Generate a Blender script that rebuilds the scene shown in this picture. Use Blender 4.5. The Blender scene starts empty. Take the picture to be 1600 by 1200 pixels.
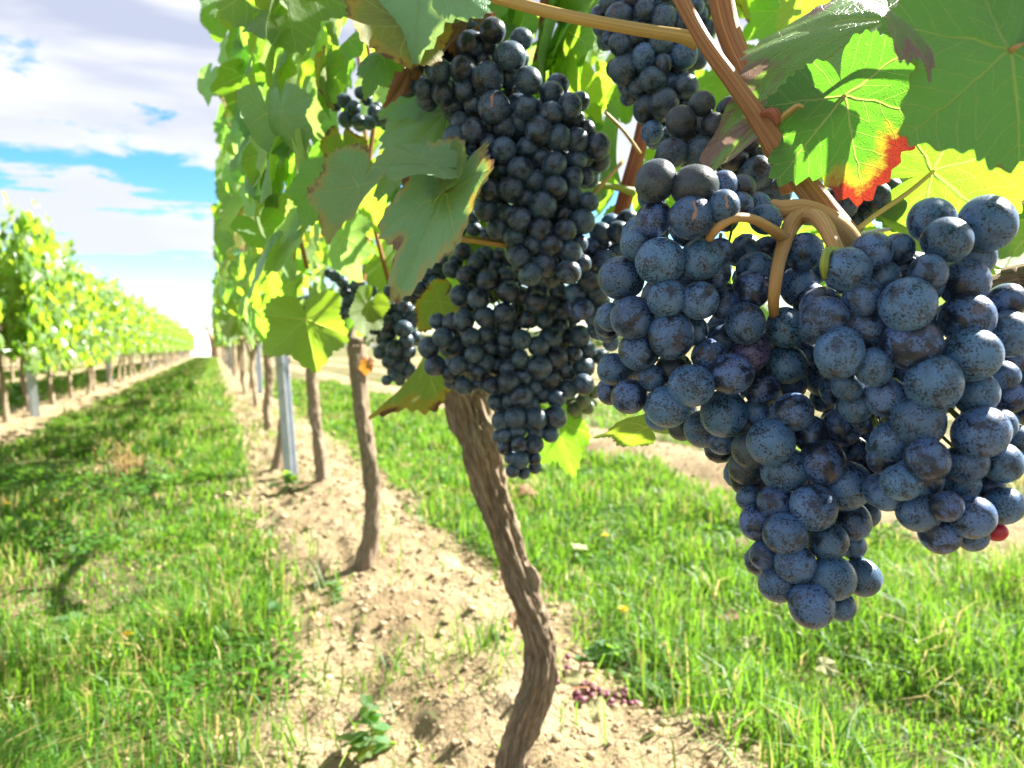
import bpy, math, random
import numpy as np
from mathutils import Vector, Matrix

random.seed(7)
rng = np.random.default_rng(11)
S = bpy.context.scene
COL = S.collection

# ------------------------------------------------------------------ camera
CAM_H = 0.60
YAW = math.radians(21.18)
PITCH = math.radians(2.62)
FPX = 1200.0
cam_d = bpy.data.cameras.new("camera")
cam_d.sensor_width = 36.0
cam_d.lens = 27.0
cam_d.clip_start = 0.02
cam_d.clip_end = 6000
cam_d.dof.use_dof = True
cam_d.dof.focus_distance = 0.34
cam_d.dof.aperture_fstop = 14.0
cam = bpy.data.objects.new("camera", cam_d)
COL.objects.link(cam)
cam.location = (0, 0, CAM_H)
cam.rotation_euler = (math.radians(90) - PITCH, 0, -YAW)
S.camera = cam
CF = np.array([math.sin(YAW)*math.cos(PITCH), math.cos(YAW)*math.cos(PITCH), -math.sin(PITCH)])
CR = np.array([math.cos(YAW), -math.sin(YAW), 0.0])
CU = np.cross(CR, CF)
C0 = np.array([0, 0, CAM_H])

def P(px, py, D):
    """World point seen in that direction at depth D (m)."""
    return Vector((CF + CR*(px-800)/FPX + CU*(600-py)/FPX)*D + C0)

def G(px, py):
    d = CF + CR*(px-800)/FPX + CU*(600-py)/FPX
    t = -CAM_H/d[2]
    return Vector(d*t + C0)

def proj(w):
    v = np.array(w) - C0
    D = float(v @ CF)
    if D < 1e-3:
        return -9999, -9999, D
    return 800 + FPX*float(v @ CR)/D, 600 - FPX*float(v @ CU)/D, D

# ------------------------------------------------------------------ sun and sky
SUN_AZ = math.radians(84)      # clockwise from +Y (the row direction)
SUN_EL = math.radians(43)
SUN_DIR = Vector((math.sin(SUN_AZ)*math.cos(SUN_EL), math.cos(SUN_AZ)*math.cos(SUN_EL), math.sin(SUN_EL)))
sun_d = bpy.data.lights.new("sun", 'SUN')
sun_d.energy = 5.0
sun_d.angle = math.radians(0.53)
sun_d.color = (1.0, 0.94, 0.84)
sun = bpy.data.objects.new("sun", sun_d)
sun.rotation_euler = SUN_DIR.to_track_quat('Z', 'Y').to_euler()
sun.location = (20, 5, 20)
COL.objects.link(sun)

S.view_settings.view_transform = 'Standard'
S.view_settings.look = 'None'
S.view_settings.gamma = 1.0
S.view_settings.use_curve_mapping = False
S.view_settings.exposure = 2.4

# node helpers -------------------------------------------------------
class NT:
    def __init__(self, tree):
        self.t = tree
        self.t.nodes.clear()
    def n(self, typ, **kw):
        nd = self.t.nodes.new(typ)
        for k, v in kw.items():
            setattr(nd, k, v)
        return nd
    def link(self, a, b):
        self.t.links.new(a, b)
    def put(self, sock, v):
        if isinstance(v, bpy.types.NodeSocket):
            self.link(v, sock)
        elif isinstance(v, (tuple, list)) and sock.type == 'RGBA':
            sock.default_value = (*v[:3], 1.0)
        else:
            sock.default_value = v
    def m(self, op, a, b=0.0, c=None, clamp=False):
        nd = self.n('ShaderNodeMath', operation=op, use_clamp=clamp)
        self.put(nd.inputs[0], a)
        self.put(nd.inputs[1], b)
        if c is not None:
            self.put(nd.inputs[2], c)
        return nd.outputs[0]
    def step(self, v, a, b):
        nd = self.n('ShaderNodeMapRange', interpolation_type='SMOOTHSTEP')
        self.put(nd.inputs['Value'], v)
        nd.inputs['From Min'].default_value = a
        nd.inputs['From Max'].default_value = b
        return nd.outputs['Result']
    def mix(self, f, a, b):
        nd = self.n('ShaderNodeMix', data_type='RGBA')
        self.put(nd.inputs[0], f)
        self.put(nd.inputs[6], a)
        self.put(nd.inputs[7], b)
        return nd.outputs[2]
    def noise(self, vec, scale, detail=2.0, rough=0.5, dist=0.0):
        nd = self.n('ShaderNodeTexNoise')
        if vec is not None:
            self.link(vec, nd.inputs['Vector'])
        nd.inputs['Scale'].default_value = scale
        nd.inputs['Detail'].default_value = detail
        nd.inputs['Roughness'].default_value = rough
        nd.inputs['Distortion'].default_value = dist
        return nd.outputs['Fac']
    def vm(self, op, a, b=None):
        nd = self.n('ShaderNodeVectorMath', operation=op)
        self.put(nd.inputs[0], a)
        if b is not None:
            self.put(nd.inputs[1], b)
        return nd.outputs[0]
    def xyz(self, v):
        nd = self.n('ShaderNodeSeparateXYZ')
        self.link(v, nd.inputs[0])
        return nd.outputs[0], nd.outputs[1], nd.outputs[2]
    def comb(self, x, y, z=0.0):
        nd = self.n('ShaderNodeCombineXYZ')
        self.put(nd.inputs[0], x); self.put(nd.inputs[1], y); self.put(nd.inputs[2], z)
        return nd.outputs[0]
    def bump(self, h, strength, dist=0.01, normal=None):
        nd = self.n('ShaderNodeBump')
        nd.inputs['Strength'].default_value = strength
        nd.inputs['Distance'].default_value = dist
        self.link(h, nd.inputs['Height'])
        if normal is not None:
            self.link(normal, nd.inputs['Normal'])
        return nd.outputs[0]

W = bpy.data.worlds.new("World")
S.world = W
W.use_nodes = True
nt = NT(W.node_tree)
sky = nt.n('ShaderNodeTexSky', sky_type='NISHITA')
sky.sun_disc = False
sky.sun_elevation = SUN_EL
sky.sun_rotation = SUN_AZ
sky.altitude = 100
sky.air_density = 1.0
sky.dust_density = 0.6
sky.ozone_density = 1.6
tc = nt.n('ShaderNodeTexCoord')
dx, dy, dz = nt.xyz(tc.outputs['Generated'])
el = nt.m('ARCSINE', dz)
az = nt.m('ARCTAN2', dx, dy)
# clouds lie in long flat layers: wide in azimuth, thin in elevation
cv = nt.comb(nt.m('MULTIPLY', az, 3.2), nt.m('MULTIPLY', el, 9.0), 3.7)
big = nt.noise(cv, 1.15, 6.0, 0.55, 0.25)
fine = nt.noise(nt.comb(nt.m('MULTIPLY', az, 6.0), nt.m('MULTIPLY', el, 16.0), 9.1), 1.6, 6.0, 0.6, 0.3)
dens = nt.m('ADD', nt.m('MULTIPLY', big, 0.48), nt.m('MULTIPLY', fine, 0.62))
# a clear layer about 13 degrees up, slightly rising, a thinner one near 5 degrees
e2 = nt.m('SUBTRACT', el, nt.m('MULTIPLY', nt.m('SINE', az), -0.06))
g1 = nt.m('DIVIDE', nt.m('SUBTRACT', e2, 0.197), 0.027)
g1 = nt.m('POWER', 2.718, nt.m('MULTIPLY', nt.m('MULTIPLY', g1, g1), -1.0))
g2 = nt.m('DIVIDE', nt.m('SUBTRACT', e2, 0.082), 0.016)
g2 = nt.m('POWER', 2.718, nt.m('MULTIPLY', nt.m('MULTIPLY', g2, g2), -1.0))
dens = nt.m('SUBTRACT', dens, nt.m('MULTIPLY', g1, 0.235))
dens = nt.m('SUBTRACT', dens, nt.m('MULTIPLY', g2, 0.16))
streak = nt.noise(nt.comb(nt.m('MULTIPLY', az, 5.0), nt.m('MULTIPLY', el, 34.0), 4.4), 1.0, 5.0, 0.6, 0.35)
low = nt.m('SUBTRACT', 1.0, nt.step(el, 0.17, 0.23))
dens = nt.m('ADD', dens, 0.07)
dens = nt.m('ADD', dens, nt.m('MULTIPLY', low, nt.m('ADD', -0.19, nt.m('MULTIPLY', nt.m('SUBTRACT', streak, 0.5), 1.3))))
cov = nt.step(dens, 0.41, 0.50)
cov = nt.m('MULTIPLY', cov, 0.97)
lil = nt.step(nt.noise(nt.comb(nt.m('MULTIPLY', az, 3.0), nt.m('MULTIPLY', el, 12.0), 21.0), 1.1, 4.0, 0.5, 0.2), 0.36, 0.60)
lil = nt.m('MULTIPLY', lil, nt.m('ADD', 0.40, nt.m('MULTIPLY', nt.step(el, 0.20, 0.36), 0.6)))
ccol = nt.mix(lil, (3.3, 3.35, 3.45), (2.0, 2.15, 2.72))
skyc = nt.n('ShaderNodeHueSaturation')
skyc.inputs['Saturation'].default_value = 1.5
skyc.inputs['Value'].default_value = 0.88
nt.link(sky.outputs[0], skyc.inputs['Color'])
col = nt.mix(cov, skyc.outputs[0], ccol)
bg = nt.n('ShaderNodeBackground')
nt.link(col, bg.inputs['Color'])
bg.inputs['Strength'].default_value = 0.062
out = nt.n('ShaderNodeOutputWorld')
nt.link(bg.outputs[0], out.inputs['Surface'])

# ------------------------------------------------------------------ materials
def new_mat(name):
    m = bpy.data.materials.new(name)
    m.use_nodes = True
    return m, NT(m.node_tree)

def finish(nt, bsdf, normal=None):
    o = nt.n('ShaderNodeOutputMaterial')
    nt.link(bsdf, o.inputs['Surface'])

def rnd_value(nt):
    oi = nt.n('ShaderNodeObjectInfo')
    at = nt.n('ShaderNodeAttribute', attribute_name='rnd')
    return nt.m('FRACT', nt.m('ADD', oi.outputs['Random'], at.outputs['Fac'])), oi

def principled(nt, color, rough, spec=0.5, normal=None):
    b = nt.n('ShaderNodeBsdfPrincipled')
    nt.put(b.inputs['Base Color'], color)
    nt.put(b.inputs['Roughness'], rough)
    nt.put(b.inputs['Specular IOR Level'], spec)
    if normal is not None:
        nt.link(normal, b.inputs['Normal'])
    return b

def leaf_material(name, top, under, trans, edge=None, edge_from=0.72, edge_dir=None, blotch=None, tf=0.48, rough=0.42, detail=True):
    """edge: colour of the withered rim, blotch: colour of the patches between the veins."""
    m, nt = new_mat(name)
    uv = nt.n('ShaderNodeUVMap', uv_map='leaf').outputs[0]
    r_, oi = rnd_value(nt)
    geo = nt.n('ShaderNodeNewGeometry')
    back = geo.outputs['Backfacing']
    if detail:
        nz = nt.n('ShaderNodeTexNoise'); nt.link(uv, nz.inputs['Vector']); nz.inputs['Scale'].default_value = 3.0
        uvd = nt.vm('ADD', uv, nt.vm('SCALE', nt.vm('SUBTRACT', nz.outputs['Color'], (0.5, 0.5, 0.5))))
        uvd.node.inputs[1].links[0].from_node.inputs['Scale'].default_value = 0.10
    else:
        uvd = uv
    x, y, _z = nt.xyz(uvd)
    rr = nt.m('SQRT', nt.m('ADD', nt.m('MULTIPLY', x, x), nt.m('MULTIPLY', y, y)))
    a = nt.m('ABSOLUTE', nt.m('ARCTAN2', x, y))
    s1 = nt.m('GREATER_THAN', a, math.radians(27))
    s2 = nt.m('GREATER_THAN', a, math.radians(82))
    cen = nt.m('ADD', nt.m('MULTIPLY', s1, math.radians(54)), nt.m('MULTIPLY', s2, math.radians(55)))
    d = nt.m('SUBTRACT', a, cen)
    u = nt.m('MULTIPLY', rr, nt.m('COSINE', d))
    v = nt.m('ABSOLUTE', nt.m('MULTIPLY', rr, nt.m('SINE', d)))
    wmain = nt.m('SUBTRACT', 0.021, nt.m('MULTIPLY', u, 0.015))
    main = nt.m('SUBTRACT', 1.0, nt.m('DIVIDE', v, wmain), clamp=True)
    ch = nt.m('SUBTRACT', u, nt.m('MULTIPLY', v, 0.95))
    fr = nt.m('ABSOLUTE', nt.m('SUBTRACT', nt.m('FRACT', nt.m('DIVIDE', ch, 0.17)), 0.5))
    sec = nt.step(fr, 0.458, 0.492)
    sec = nt.m('MULTIPLY', sec, nt.step(u, 0.05, 0.15))
    if detail:
        vo = nt.n('ShaderNodeTexVoronoi', feature='DISTANCE_TO_EDGE')
        nt.link(uvd, vo.inputs['Vector']); vo.inputs['Scale'].default_value = 26.0
        ter = nt.m('SUBTRACT', 1.0, nt.step(vo.outputs['Distance'], 0.0, 0.09))
        vein = nt.m('MAXIMUM', main, nt.m('MAXIMUM', nt.m('MULTIPLY', sec, 0.7), nt.m('MULTIPLY', ter, 0.16)))
    else:
        vein = nt.m('MAXIMUM', main, nt.m('MULTIPLY', sec, 0.5))
    # colour variation over the leaf and from leaf to leaf
    ov = nt.n('ShaderNodeCombineXYZ'); nt.link(r_, ov.inputs[0]); nt.link(r_, ov.inputs[1])
    nv = nt.vm('ADD', uv, nt.vm('SCALE', ov.outputs[0]))
    nv.node.inputs[1].links[0].from_node.inputs['Scale'].default_value = 37.0
    mott = nt.noise(nv, 3.2, 4.0, 0.6)
    hs = nt.n('ShaderNodeHueSaturation')
    nt.link(nt.m('ADD', 0.478, nt.m('MULTIPLY', r_, 0.04)), hs.inputs['Hue'])
    nt.link(nt.m('ADD', 0.72, nt.m('MULTIPLY', nt.m('FRACT', nt.m('MULTIPLY', r_, 7.3)), 0.5)), hs.inputs['Value'])
    basec = nt.mix(back, top, under)
    basec = nt.mix(nt.step(mott, 0.35, 0.75), basec, nt.mix(0.35, basec, (0.10, 0.19, 0.055)))
    nt.link(basec, hs.inputs['Color'])
    cc = hs.outputs[0]
    cc = nt.mix(nt.m('MULTIPLY', vein, nt.m('ADD', 0.38, nt.m('MULTIPLY', back, 0.3))), cc, (0.32, 0.40, 0.17))
    ht = nt.n('ShaderNodeHueSaturation')
    nt.link(nt.m('ADD', 0.475, nt.m('MULTIPLY', r_, 0.05)), ht.inputs['Hue'])
    nt.link(nt.m('ADD', 0.75, nt.m('MULTIPLY', nt.m('FRACT', nt.m('MULTIPLY', r_, 3.7)), 0.5)), ht.inputs['Value'])
    ht.inputs['Color'].default_value = (*trans, 1)
    tcol = nt.mix(nt.m('MULTIPLY', vein, 0.6), ht.outputs[0], (0.85, 0.88, 0.22))
    e_uv = nt.n('ShaderNodeUVMap', uv_map='rim').outputs[0]
    ex, ey, _ = nt.xyz(e_uv)
    if edge is not None:
        en = nt.m('ADD', ey, nt.m('MULTIPLY', nt.m('SUBTRACT', mott, 0.5), 0.9))
        if edge_dir is not None:   # angular sector of the rim that has withered
            da = nt.m('ABSOLUTE', nt.m('SUBTRACT', ex, edge_dir[0]))
            en = nt.m('SUBTRACT', en, nt.m('MULTIPLY', nt.step(da, edge_dir[1]*0.7, edge_dir[1]*1.3), 0.9))
        ef = nt.step(en, edge_from, edge_from + 0.16)
        ef2 = nt.m('MULTIPLY', nt.step(en, edge_from - 0.16, edge_from + 0.02), 0.7)
        cc = nt.mix(ef2, cc, nt.mix(0.5, cc, (0.35, 0.25, 0.04)))
        cc = nt.mix(ef, cc, edge)
        tcol = nt.mix(ef2, tcol, (0.75, 0.45, 0.03))
        tcol = nt.mix(ef, tcol, tuple(min(1, c*1.15) for c in edge))
    else:   # a thin dry margin on some leaves
        ef = nt.m('MULTIPLY', nt.step(nt.m('ADD', ey, nt.m('MULTIPLY', nt.m('SUBTRACT', mott, 0.5), 0.35)), 0.98, 1.05), nt.step(r_, 0.45, 0.6))
        cc = nt.mix(ef, cc, (0.16, 0.08, 0.03))
        tcol = nt.mix(ef, tcol, (0.40, 0.20, 0.04))
    if blotch is not None:
        bm = nt.noise(nv, 2.6, 5.0, 0.65, 0.6)
        bf = nt.m('MULTIPLY', nt.step(nt.m('ADD', bm, nt.m('MULTIPLY', ey, 0.45)), 0.86, 0.96), 0.85)
        cc = nt.mix(bf, cc, blotch)
        tcol = nt.mix(bf, tcol, tuple(min(1, c*1.6) for c in blotch))
    if detail:
        h = nt.m('SUBTRACT', nt.m('MULTIPLY', mott, 0.35), nt.m('MULTIPLY', vein, nt.m('SUBTRACT', 0.9, nt.m('MULTIPLY', back, 1.8))))
        nrm = nt.bump(h, 0.50, 0.0024)
    else:
        nrm = None
    rg = nt.m('ADD', rough, nt.m('MULTIPLY', back, 0.25))
    b = principled(nt, cc, rg, 0.62, nrm)
    t = nt.n('ShaderNodeBsdfTranslucent')
    nt.link(tcol, t.inputs['Color'])
    if nrm is not None:
        nt.link(nrm, t.inputs['Normal'])
    mx = nt.n('ShaderNodeMixShader'); mx.inputs[0].default_value = tf
    nt.link(b.outputs[0], mx.inputs[1]); nt.link(t.outputs[0], mx.inputs[2])
    finish(nt, mx.outputs[0])
    return m

TOP = (0.056, 0.150, 0.056); UND = (0.105, 0.175, 0.062); TRA = (0.36, 0.70, 0.03)
M_LEAF = leaf_material("vine_leaf_green", TOP, UND, TRA)
M_LEAF_LOW = leaf_material("vine_leaf_far", (0.072, 0.150, 0.034), UND, (0.40, 0.64, 0.03), tf=0.40, detail=False)
M_LEAF_PALE = leaf_material("vine_leaf_pale", (0.150, 0.345, 0.165), (0.17, 0.30, 0.13), (0.42, 0.68, 0.14), rough=0.42, tf=0.36)
M_LEAF_PALE_RIM = leaf_material("vine_leaf_pale_crisp_rim", (0.150, 0.345, 0.165), (0.17, 0.30, 0.13), (0.42, 0.68, 0.14), edge=(0.15, 0.075, 0.04), edge_from=0.93, rough=0.42, tf=0.36)
M_LEAF_RED = leaf_material("vine_leaf_red_rim", (0.055, 0.125, 0.02), (0.075, 0.16, 0.03), (0.22, 0.50, 0.02), edge=(0.30, 0.030, 0.012), edge_from=0.78, edge_dir=(0.53, 0.11))
M_LEAF_PURPLE = leaf_material("vine_leaf_purple_blotched", (0.11, 0.21, 0.08), (0.10, 0.18, 0.05), (0.26, 0.48, 0.05), blotch=(0.19, 0.085, 0.105), tf=0.3, rough=0.34)
M_LEAF_BROWN_RIM = leaf_material("vine_leaf_brown_rim", (0.06, 0.14, 0.03), (0.15, 0.20, 0.05), (0.42, 0.55, 0.05), edge=(0.12, 0.05, 0.025), edge_from=0.90)
M_LEAF_DRY = leaf_material("vine_leaf_dry", (0.24, 0.11, 0.05), (0.30, 0.16, 0.08), (0.45, 0.20, 0.08), tf=0.2, rough=0.7)
M_LEAF_ORANGE = leaf_material("vine_leaf_orange", (0.45, 0.09, 0.02), (0.5, 0.14, 0.04), (0.8, 0.2, 0.03), tf=0.4, rough=0.6)
M_LEAF_FALLEN = leaf_material("fallen_leaf_pale", (0.34, 0.34, 0.14), (0.42, 0.42, 0.22), (0.5, 0.5, 0.2), tf=0.2, rough=0.7)

def grape_material(name, bloom_a, bloom_b, dark=(0.007, 0.009, 0.016), dust=0.0, scar=0.0):
    m, nt = new_mat(name)
    tc = nt.n('ShaderNodeTexCoord')
    oi = nt.n('ShaderNodeObjectInfo')
    r = oi.outputs['Random']
    cb = nt.comb(nt.m('MULTIPLY', r, 91.0), nt.m('MULTIPLY', r, 57.0), nt.m('MULTIPLY', r, 23.0))
    v = nt.vm('ADD', tc.outputs['Object'], cb)
    patch = nt.noise(v, 1.15, 5.0, 0.62, 0.5)
    speck = nt.noise(v, 11.0, 4.0, 0.65, 0.2)
    fine = nt.noise(v, 24.0, 2.0, 0.6)
    zone = nt.noise(v, 1.8, 2.0, 0.5)
    bl = nt.mix(nt.step(patch, 0.3, 0.7), bloom_a, bloom_b)
    hs = nt.n('ShaderNodeHueSaturation')
    r2 = nt.m('FRACT', nt.m('MULTIPLY', r, 13.7))
    nt.link(nt.m('ADD', 0.480, nt.m('MULTIPLY', r2, 0.030)), hs.inputs['Hue'])
    nt.link(nt.m('ADD', 0.78, nt.m('MULTIPLY', r, 0.42)), hs.inputs['Value'])
    nt.link(bl, hs.inputs['Color'])
    c = hs.outputs[0]
    worn = nt.m('MULTIPLY', nt.step(nt.m('ADD', nt.m('ADD', patch, nt.m('MULTIPLY', nt.m('SUBTRACT', fine, 0.5), 0.25)), nt.m('MULTIPLY', nt.m('SUBTRACT', r2, 0.35), 0.16)), 0.560, 0.63), 0.88)
    # specks crowd together in zones
    th = nt.m('ADD', speck, nt.m('MULTIPLY', nt.m('SUBTRACT', zone, 0.5), 0.42))
    sp = nt.m('MULTIPLY', nt.step(th, 0.530, 0.570), 0.93)
    fs = nt.m('MULTIPLY', nt.step(fine, 0.61, 0.66), 0.75)
    df = nt.m('MAXIMUM', worn, nt.m('MAXIMUM', sp, fs))
    c = nt.mix(df, c, dark)
    if dust > 0:
        dn = nt.m('MULTIPLY', nt.step(nt.noise(v, 11.0, 4.0, 0.7), 0.56, 0.66), dust)
        c = nt.mix(dn, c, (0.10, 0.095, 0.075))
    x, y, z = nt.xyz(tc.outputs['Object'])
    pole = nt.step(z, -0.9955, -0.9985)
    c = nt.mix(nt.m('MULTIPLY', nt.m('MULTIPLY', pole, nt.m('GREATER_THAN', r2, 0.6)), 0.55), c, (0.10, 0.06, 0.035))
    if scar > 0:
        sx = nt.m('ABSOLUTE', nt.m('ADD', x, nt.m('MULTIPLY', nt.m('SUBTRACT', zone, 0.5), 0.5)))
        sc = nt.m('MULTIPLY', nt.m('SUBTRACT', 1.0, nt.step(sx, 0.04, 0.10)), nt.m('SUBTRACT', 1.0, nt.step(nt.m('ABSOLUTE', y), 0.30, 0.52)))
        sc = nt.m('MULTIPLY', sc, nt.m('GREATER_THAN', z, 0.0))
        c = nt.mix(nt.m('MULTIPLY', sc, scar), c, (0.30, 0.155, 0.07))
    rough = nt.m('SUBTRACT', 0.40, nt.m('MULTIPLY', df, 0.14))
    nrm = nt.bump(nt.m('ADD', nt.m('MULTIPLY', df, -0.5), nt.m('MULTIPLY', fine, 0.3)), 0.18, 0.0006)
    b = principled(nt, c, rough, 0.45, nrm)
    b.inputs['Sheen Weight'].default_value = 0.14
    b.inputs['Sheen Roughness'].default_value = 0.32
    b.inputs['Sheen Tint'].default_value = (0.75, 0.82, 1.0, 1)
    finish(nt, b.outputs[0])
    return m

M_GRAPE = grape_material("grape_skin_bloom", (0.066, 0.132, 0.290), (0.042, 0.084, 0.180))
M_GRAPE_SCAR = grape_material("grape_skin_scarred", (0.066, 0.132, 0.290), (0.042, 0.084, 0.178), scar=0.9)
M_GRAPE_GREY = grape_material("grape_skin_shaded", (0.050, 0.090, 0.150), (0.032, 0.058, 0.096), dark=(0.008, 0.010, 0.012))  # greyer, darker copy of the skin: shade of the rear bunches put into its colour
M_GRAPE_GREY_SCAR = grape_material("grape_skin_shaded_scarred", (0.050, 0.090, 0.150), (0.032, 0.058, 0.096), dark=(0.008, 0.010, 0.012), scar=0.9)  # scarred berries of the rear bunches, same shade put into the colour
M_GRAPE_DUST = grape_material("grape_skin_dusty", (0.044, 0.064, 0.088), (0.030, 0.041, 0.055), dust=0.55)
def flat_skin(name, ca, cb_, rough=0.4):
    m, nt = new_mat(name)
    tc = nt.n('ShaderNodeTexCoord')
    c = nt.mix(nt.step(nt.noise(tc.outputs['Object'], 3.0, 4.0), 0.35, 0.7), ca, cb_)
    b = principled(nt, c, rough)
    b.inputs['Subsurface Weight'].default_value = 0.15
    b.inputs['Subsurface Radius'].default_value = (0.6, 0.2, 0.2)
    b.inputs['Subsurface Scale'].default_value = 0.004
    finish(nt, b.outputs[0])
    return m
M_GRAPE_RED = flat_skin("grape_skin_red", (0.42, 0.015, 0.03), (0.30, 0.012, 0.03))
M_GRAPE_GREEN = flat_skin("grape_skin_green", (0.13, 0.18, 0.07), (0.07, 0.10, 0.08))
M_GRAPE_PURPLE = grape_material("grape_skin_violet", (0.105, 0.085, 0.20), (0.07, 0.06, 0.15))

def bark_material(name, light, dark, rough=0.85, su=5.0, sv=30.0, bump=0.9, dist=0.006):
    """uv 'bark': u around the stem, v along it in metres."""
    m, nt = new_mat(name)
    uv = nt.n('ShaderNodeUVMap', uv_map='bark').outputs[0]
    u, v, _ = nt.xyz(uv)
    ang = nt.m('MULTIPLY', u, 2*math.pi)
    vec = nt.comb(nt.m('MULTIPLY', nt.m('COSINE', ang), su), nt.m('MULTIPLY', nt.m('SINE', ang), su), nt.m('MULTIPLY', v, sv))
    f1 = nt.noise(vec, 1.0, 6.0, 0.65, 0.7)
    f2 = nt.noise(nt.vm('MULTIPLY', vec, (3.0, 3.0, 0.8)), 1.3, 4.0, 0.7, 0.3)
    oi = nt.n('ShaderNodeObjectInfo')
    c = nt.mix(nt.step(f1, 0.32, 0.68), dark, light)
    c = nt.mix(nt.m('MULTIPLY', nt.step(f2, 0.50, 0.70), 0.7), c, tuple(min(1, x*1.6) for x in light))
    c = nt.mix(nt.m('MULTIPLY', nt.step(f2, 0.46, 0.30), 0.7), c, tuple(x*0.5 for x in dark))
    h = nt.m('ADD', f1, nt.m('MULTIPLY', f2, 0.7))
    b = principled(nt, c, rough, 0.25, nt.bump(h, bump, dist))
    finish(nt, b.outputs[0])
    return m
M_BARK = bark_material("vine_bark", (0.55, 0.43, 0.30), (0.185, 0.130, 0.085), su=9.0, sv=45.0, bump=1.0, dist=0.012)
M_BARK_OLD = bark_material("old_wood_bark", (0.34, 0.25, 0.16), (0.12, 0.08, 0.05))
M_CANE = bark_material("cane_brown", (0.36, 0.175, 0.065), (0.20, 0.080, 0.032), rough=0.55, su=2.4, sv=4.0, bump=0.5, dist=0.0012)
M_CANE_RED = bark_material("cane_red", (0.30, 0.10, 0.040), (0.19, 0.055, 0.026), rough=0.5, su=2.0, sv=4.0, bump=0.35, dist=0.001)
M_PETIOLE = bark_material("petiole_tan", (0.42, 0.28, 0.09), (0.30, 0.20, 0.05), rough=0.5, su=1.6, sv=5.0, bump=0.3, dist=0.001)
M_STALK = bark_material("stalk_tan", (0.46, 0.27, 0.11), (0.33, 0.19, 0.06), rough=0.5, su=1.8, sv=20.0, bump=0.3, dist=0.001)
M_STALK_GREEN = bark_material("stalk_green", (0.26, 0.32, 0.06), (0.16, 0.20, 0.04), rough=0.5, su=1.8, sv=20.0, bump=0.2, dist=0.001)

def ground_mat():
    m, nt = new_mat("vineyard_ground")
    tc = nt.n('ShaderNodeTexCoord')
    pos = tc.outputs['Object']
    x, y, z = nt.xyz(pos)
    wob = nt.noise(pos, 1.6, 4.0, 0.6)
    xx = nt.m('ADD', x, nt.m('MULTIPLY', nt.m('SUBTRACT', wob, 0.5), 0.35))
    # distance from the nearest row line (rows every 1.87 m, one at x = 0.42)
    q = nt.m('SUBTRACT', nt.m('FRACT', nt.m('DIVIDE', nt.m('SUBTRACT', xx, 0.41 - 0.935), 1.87)), 0.5)
    d = nt.m('MULTIPLY', nt.m('ABSOLUTE', q), 1.87)
    soil = nt.m('SUBTRACT', 1.0, nt.step(d, 0.26, 0.42))
    n1 = nt.noise(pos, 5.0, 6.0, 0.65)
    n2 = nt.noise(pos, 38.0, 5.0, 0.7)
    n3 = nt.noise(pos, 160.0, 3.0, 0.7)
    s = nt.mix(nt.step(n1, 0.32, 0.68), (0.265, 0.195, 0.105), (0.395, 0.315, 0.190))
    s = nt.mix(nt.m('MULTIPLY', nt.step(n2, 0.55, 0.75), 0.6), s, (0.47, 0.385, 0.25))
    s = nt.mix(nt.m('MULTIPLY', nt.step(n2, 0.45, 0.28), 0.7), s, (0.13, 0.085, 0.05))
    g = nt.mix(nt.step(n1, 0.35, 0.65), (0.060, 0.085, 0.022), (0.16, 0.135, 0.060))
    g = nt.mix(nt.m('MULTIPLY', nt.step(n2, 0.5, 0.7), 0.6), g, (0.20, 0.17, 0.075))
    bare = nt.step(nt.noise(pos, 2.7, 4.0, 0.6), 0.50, 0.62)
    soil = nt.m('MAXIMUM', soil, nt.m('MULTIPLY', bare, 0.85))
    near = nt.m('SUBTRACT', 1.0, nt.step(y, 50.0, 60.0))
    soil = nt.m('MULTIPLY', soil, near)
    c = nt.mix(soil, g, s)
    h = nt.m('ADD', nt.m('MULTIPLY', n2, 1.0), nt.m('MULTIPLY', n3, 0.4))
    b = principled(nt, c, 0.92, 0.2, nt.bump(h, 1.0, 0.03))
    finish(nt, b.outputs[0])
    return m
M_GROUND = ground_mat()

def clod_mat():
    m, nt = new_mat("soil_clods")
    tc = nt.n('ShaderNodeTexCoord')
    r_, oi = rnd_value(nt)
    n = nt.noise(tc.outputs['Object'], 60.0, 4.0, 0.65)
    c = nt.mix(r_, (0.22, 0.16, 0.088), (0.42, 0.335, 0.21))
    c = nt.mix(nt.step(n, 0.4, 0.7), c, (0.38, 0.28, 0.18))
    b = principled(nt, c, 0.95, 0.15, nt.bump(n, 0.7, 0.006))
    finish(nt, b.outputs[0])
    return m
M_CLOD = clod_mat()

def grass_mat():
    m, nt = new_mat("grass_blades")
    at = nt.n('ShaderNodeAttribute', attribute_name='rnd')
    r = at.outputs['Fac']
    cr = nt.n('ShaderNodeValToRGB')
    nt.link(r, cr.inputs[0])
    e = cr.color_ramp.elements
    e[0].position = 0.0; e[0].color = (0.022, 0.085, 0.010, 1)
    e[1].position = 1.0; e[1].color = (0.42, 0.33, 0.15, 1)
    for p_, c_ in ((0.40, (0.055, 0.155, 0.014, 1)), (0.75, (0.120, 0.220, 0.026, 1)), (0.88, (0.27, 0.24, 0.07, 1))):
        k = e.new(p_); k.color = c_
    b = principled(nt, cr.outputs[0], 0.5, 0.35)
    t = nt.n('ShaderNodeBsdfTranslucent')
    ct = nt.mix(nt.step(r, 0.75, 0.9), (0.23, 0.46, 0.03), (0.52, 0.44, 0.16))
    nt.link(ct, t.inputs['Color'])
    mx = nt.n('ShaderNodeMixShader'); mx.inputs[0].default_value = 0.40
    nt.link(b.outputs[0], mx.inputs[1]); nt.link(t.outputs[0], mx.inputs[2])
    finish(nt, mx.outputs[0])
    return m
M_GRASS = grass_mat()

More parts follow.
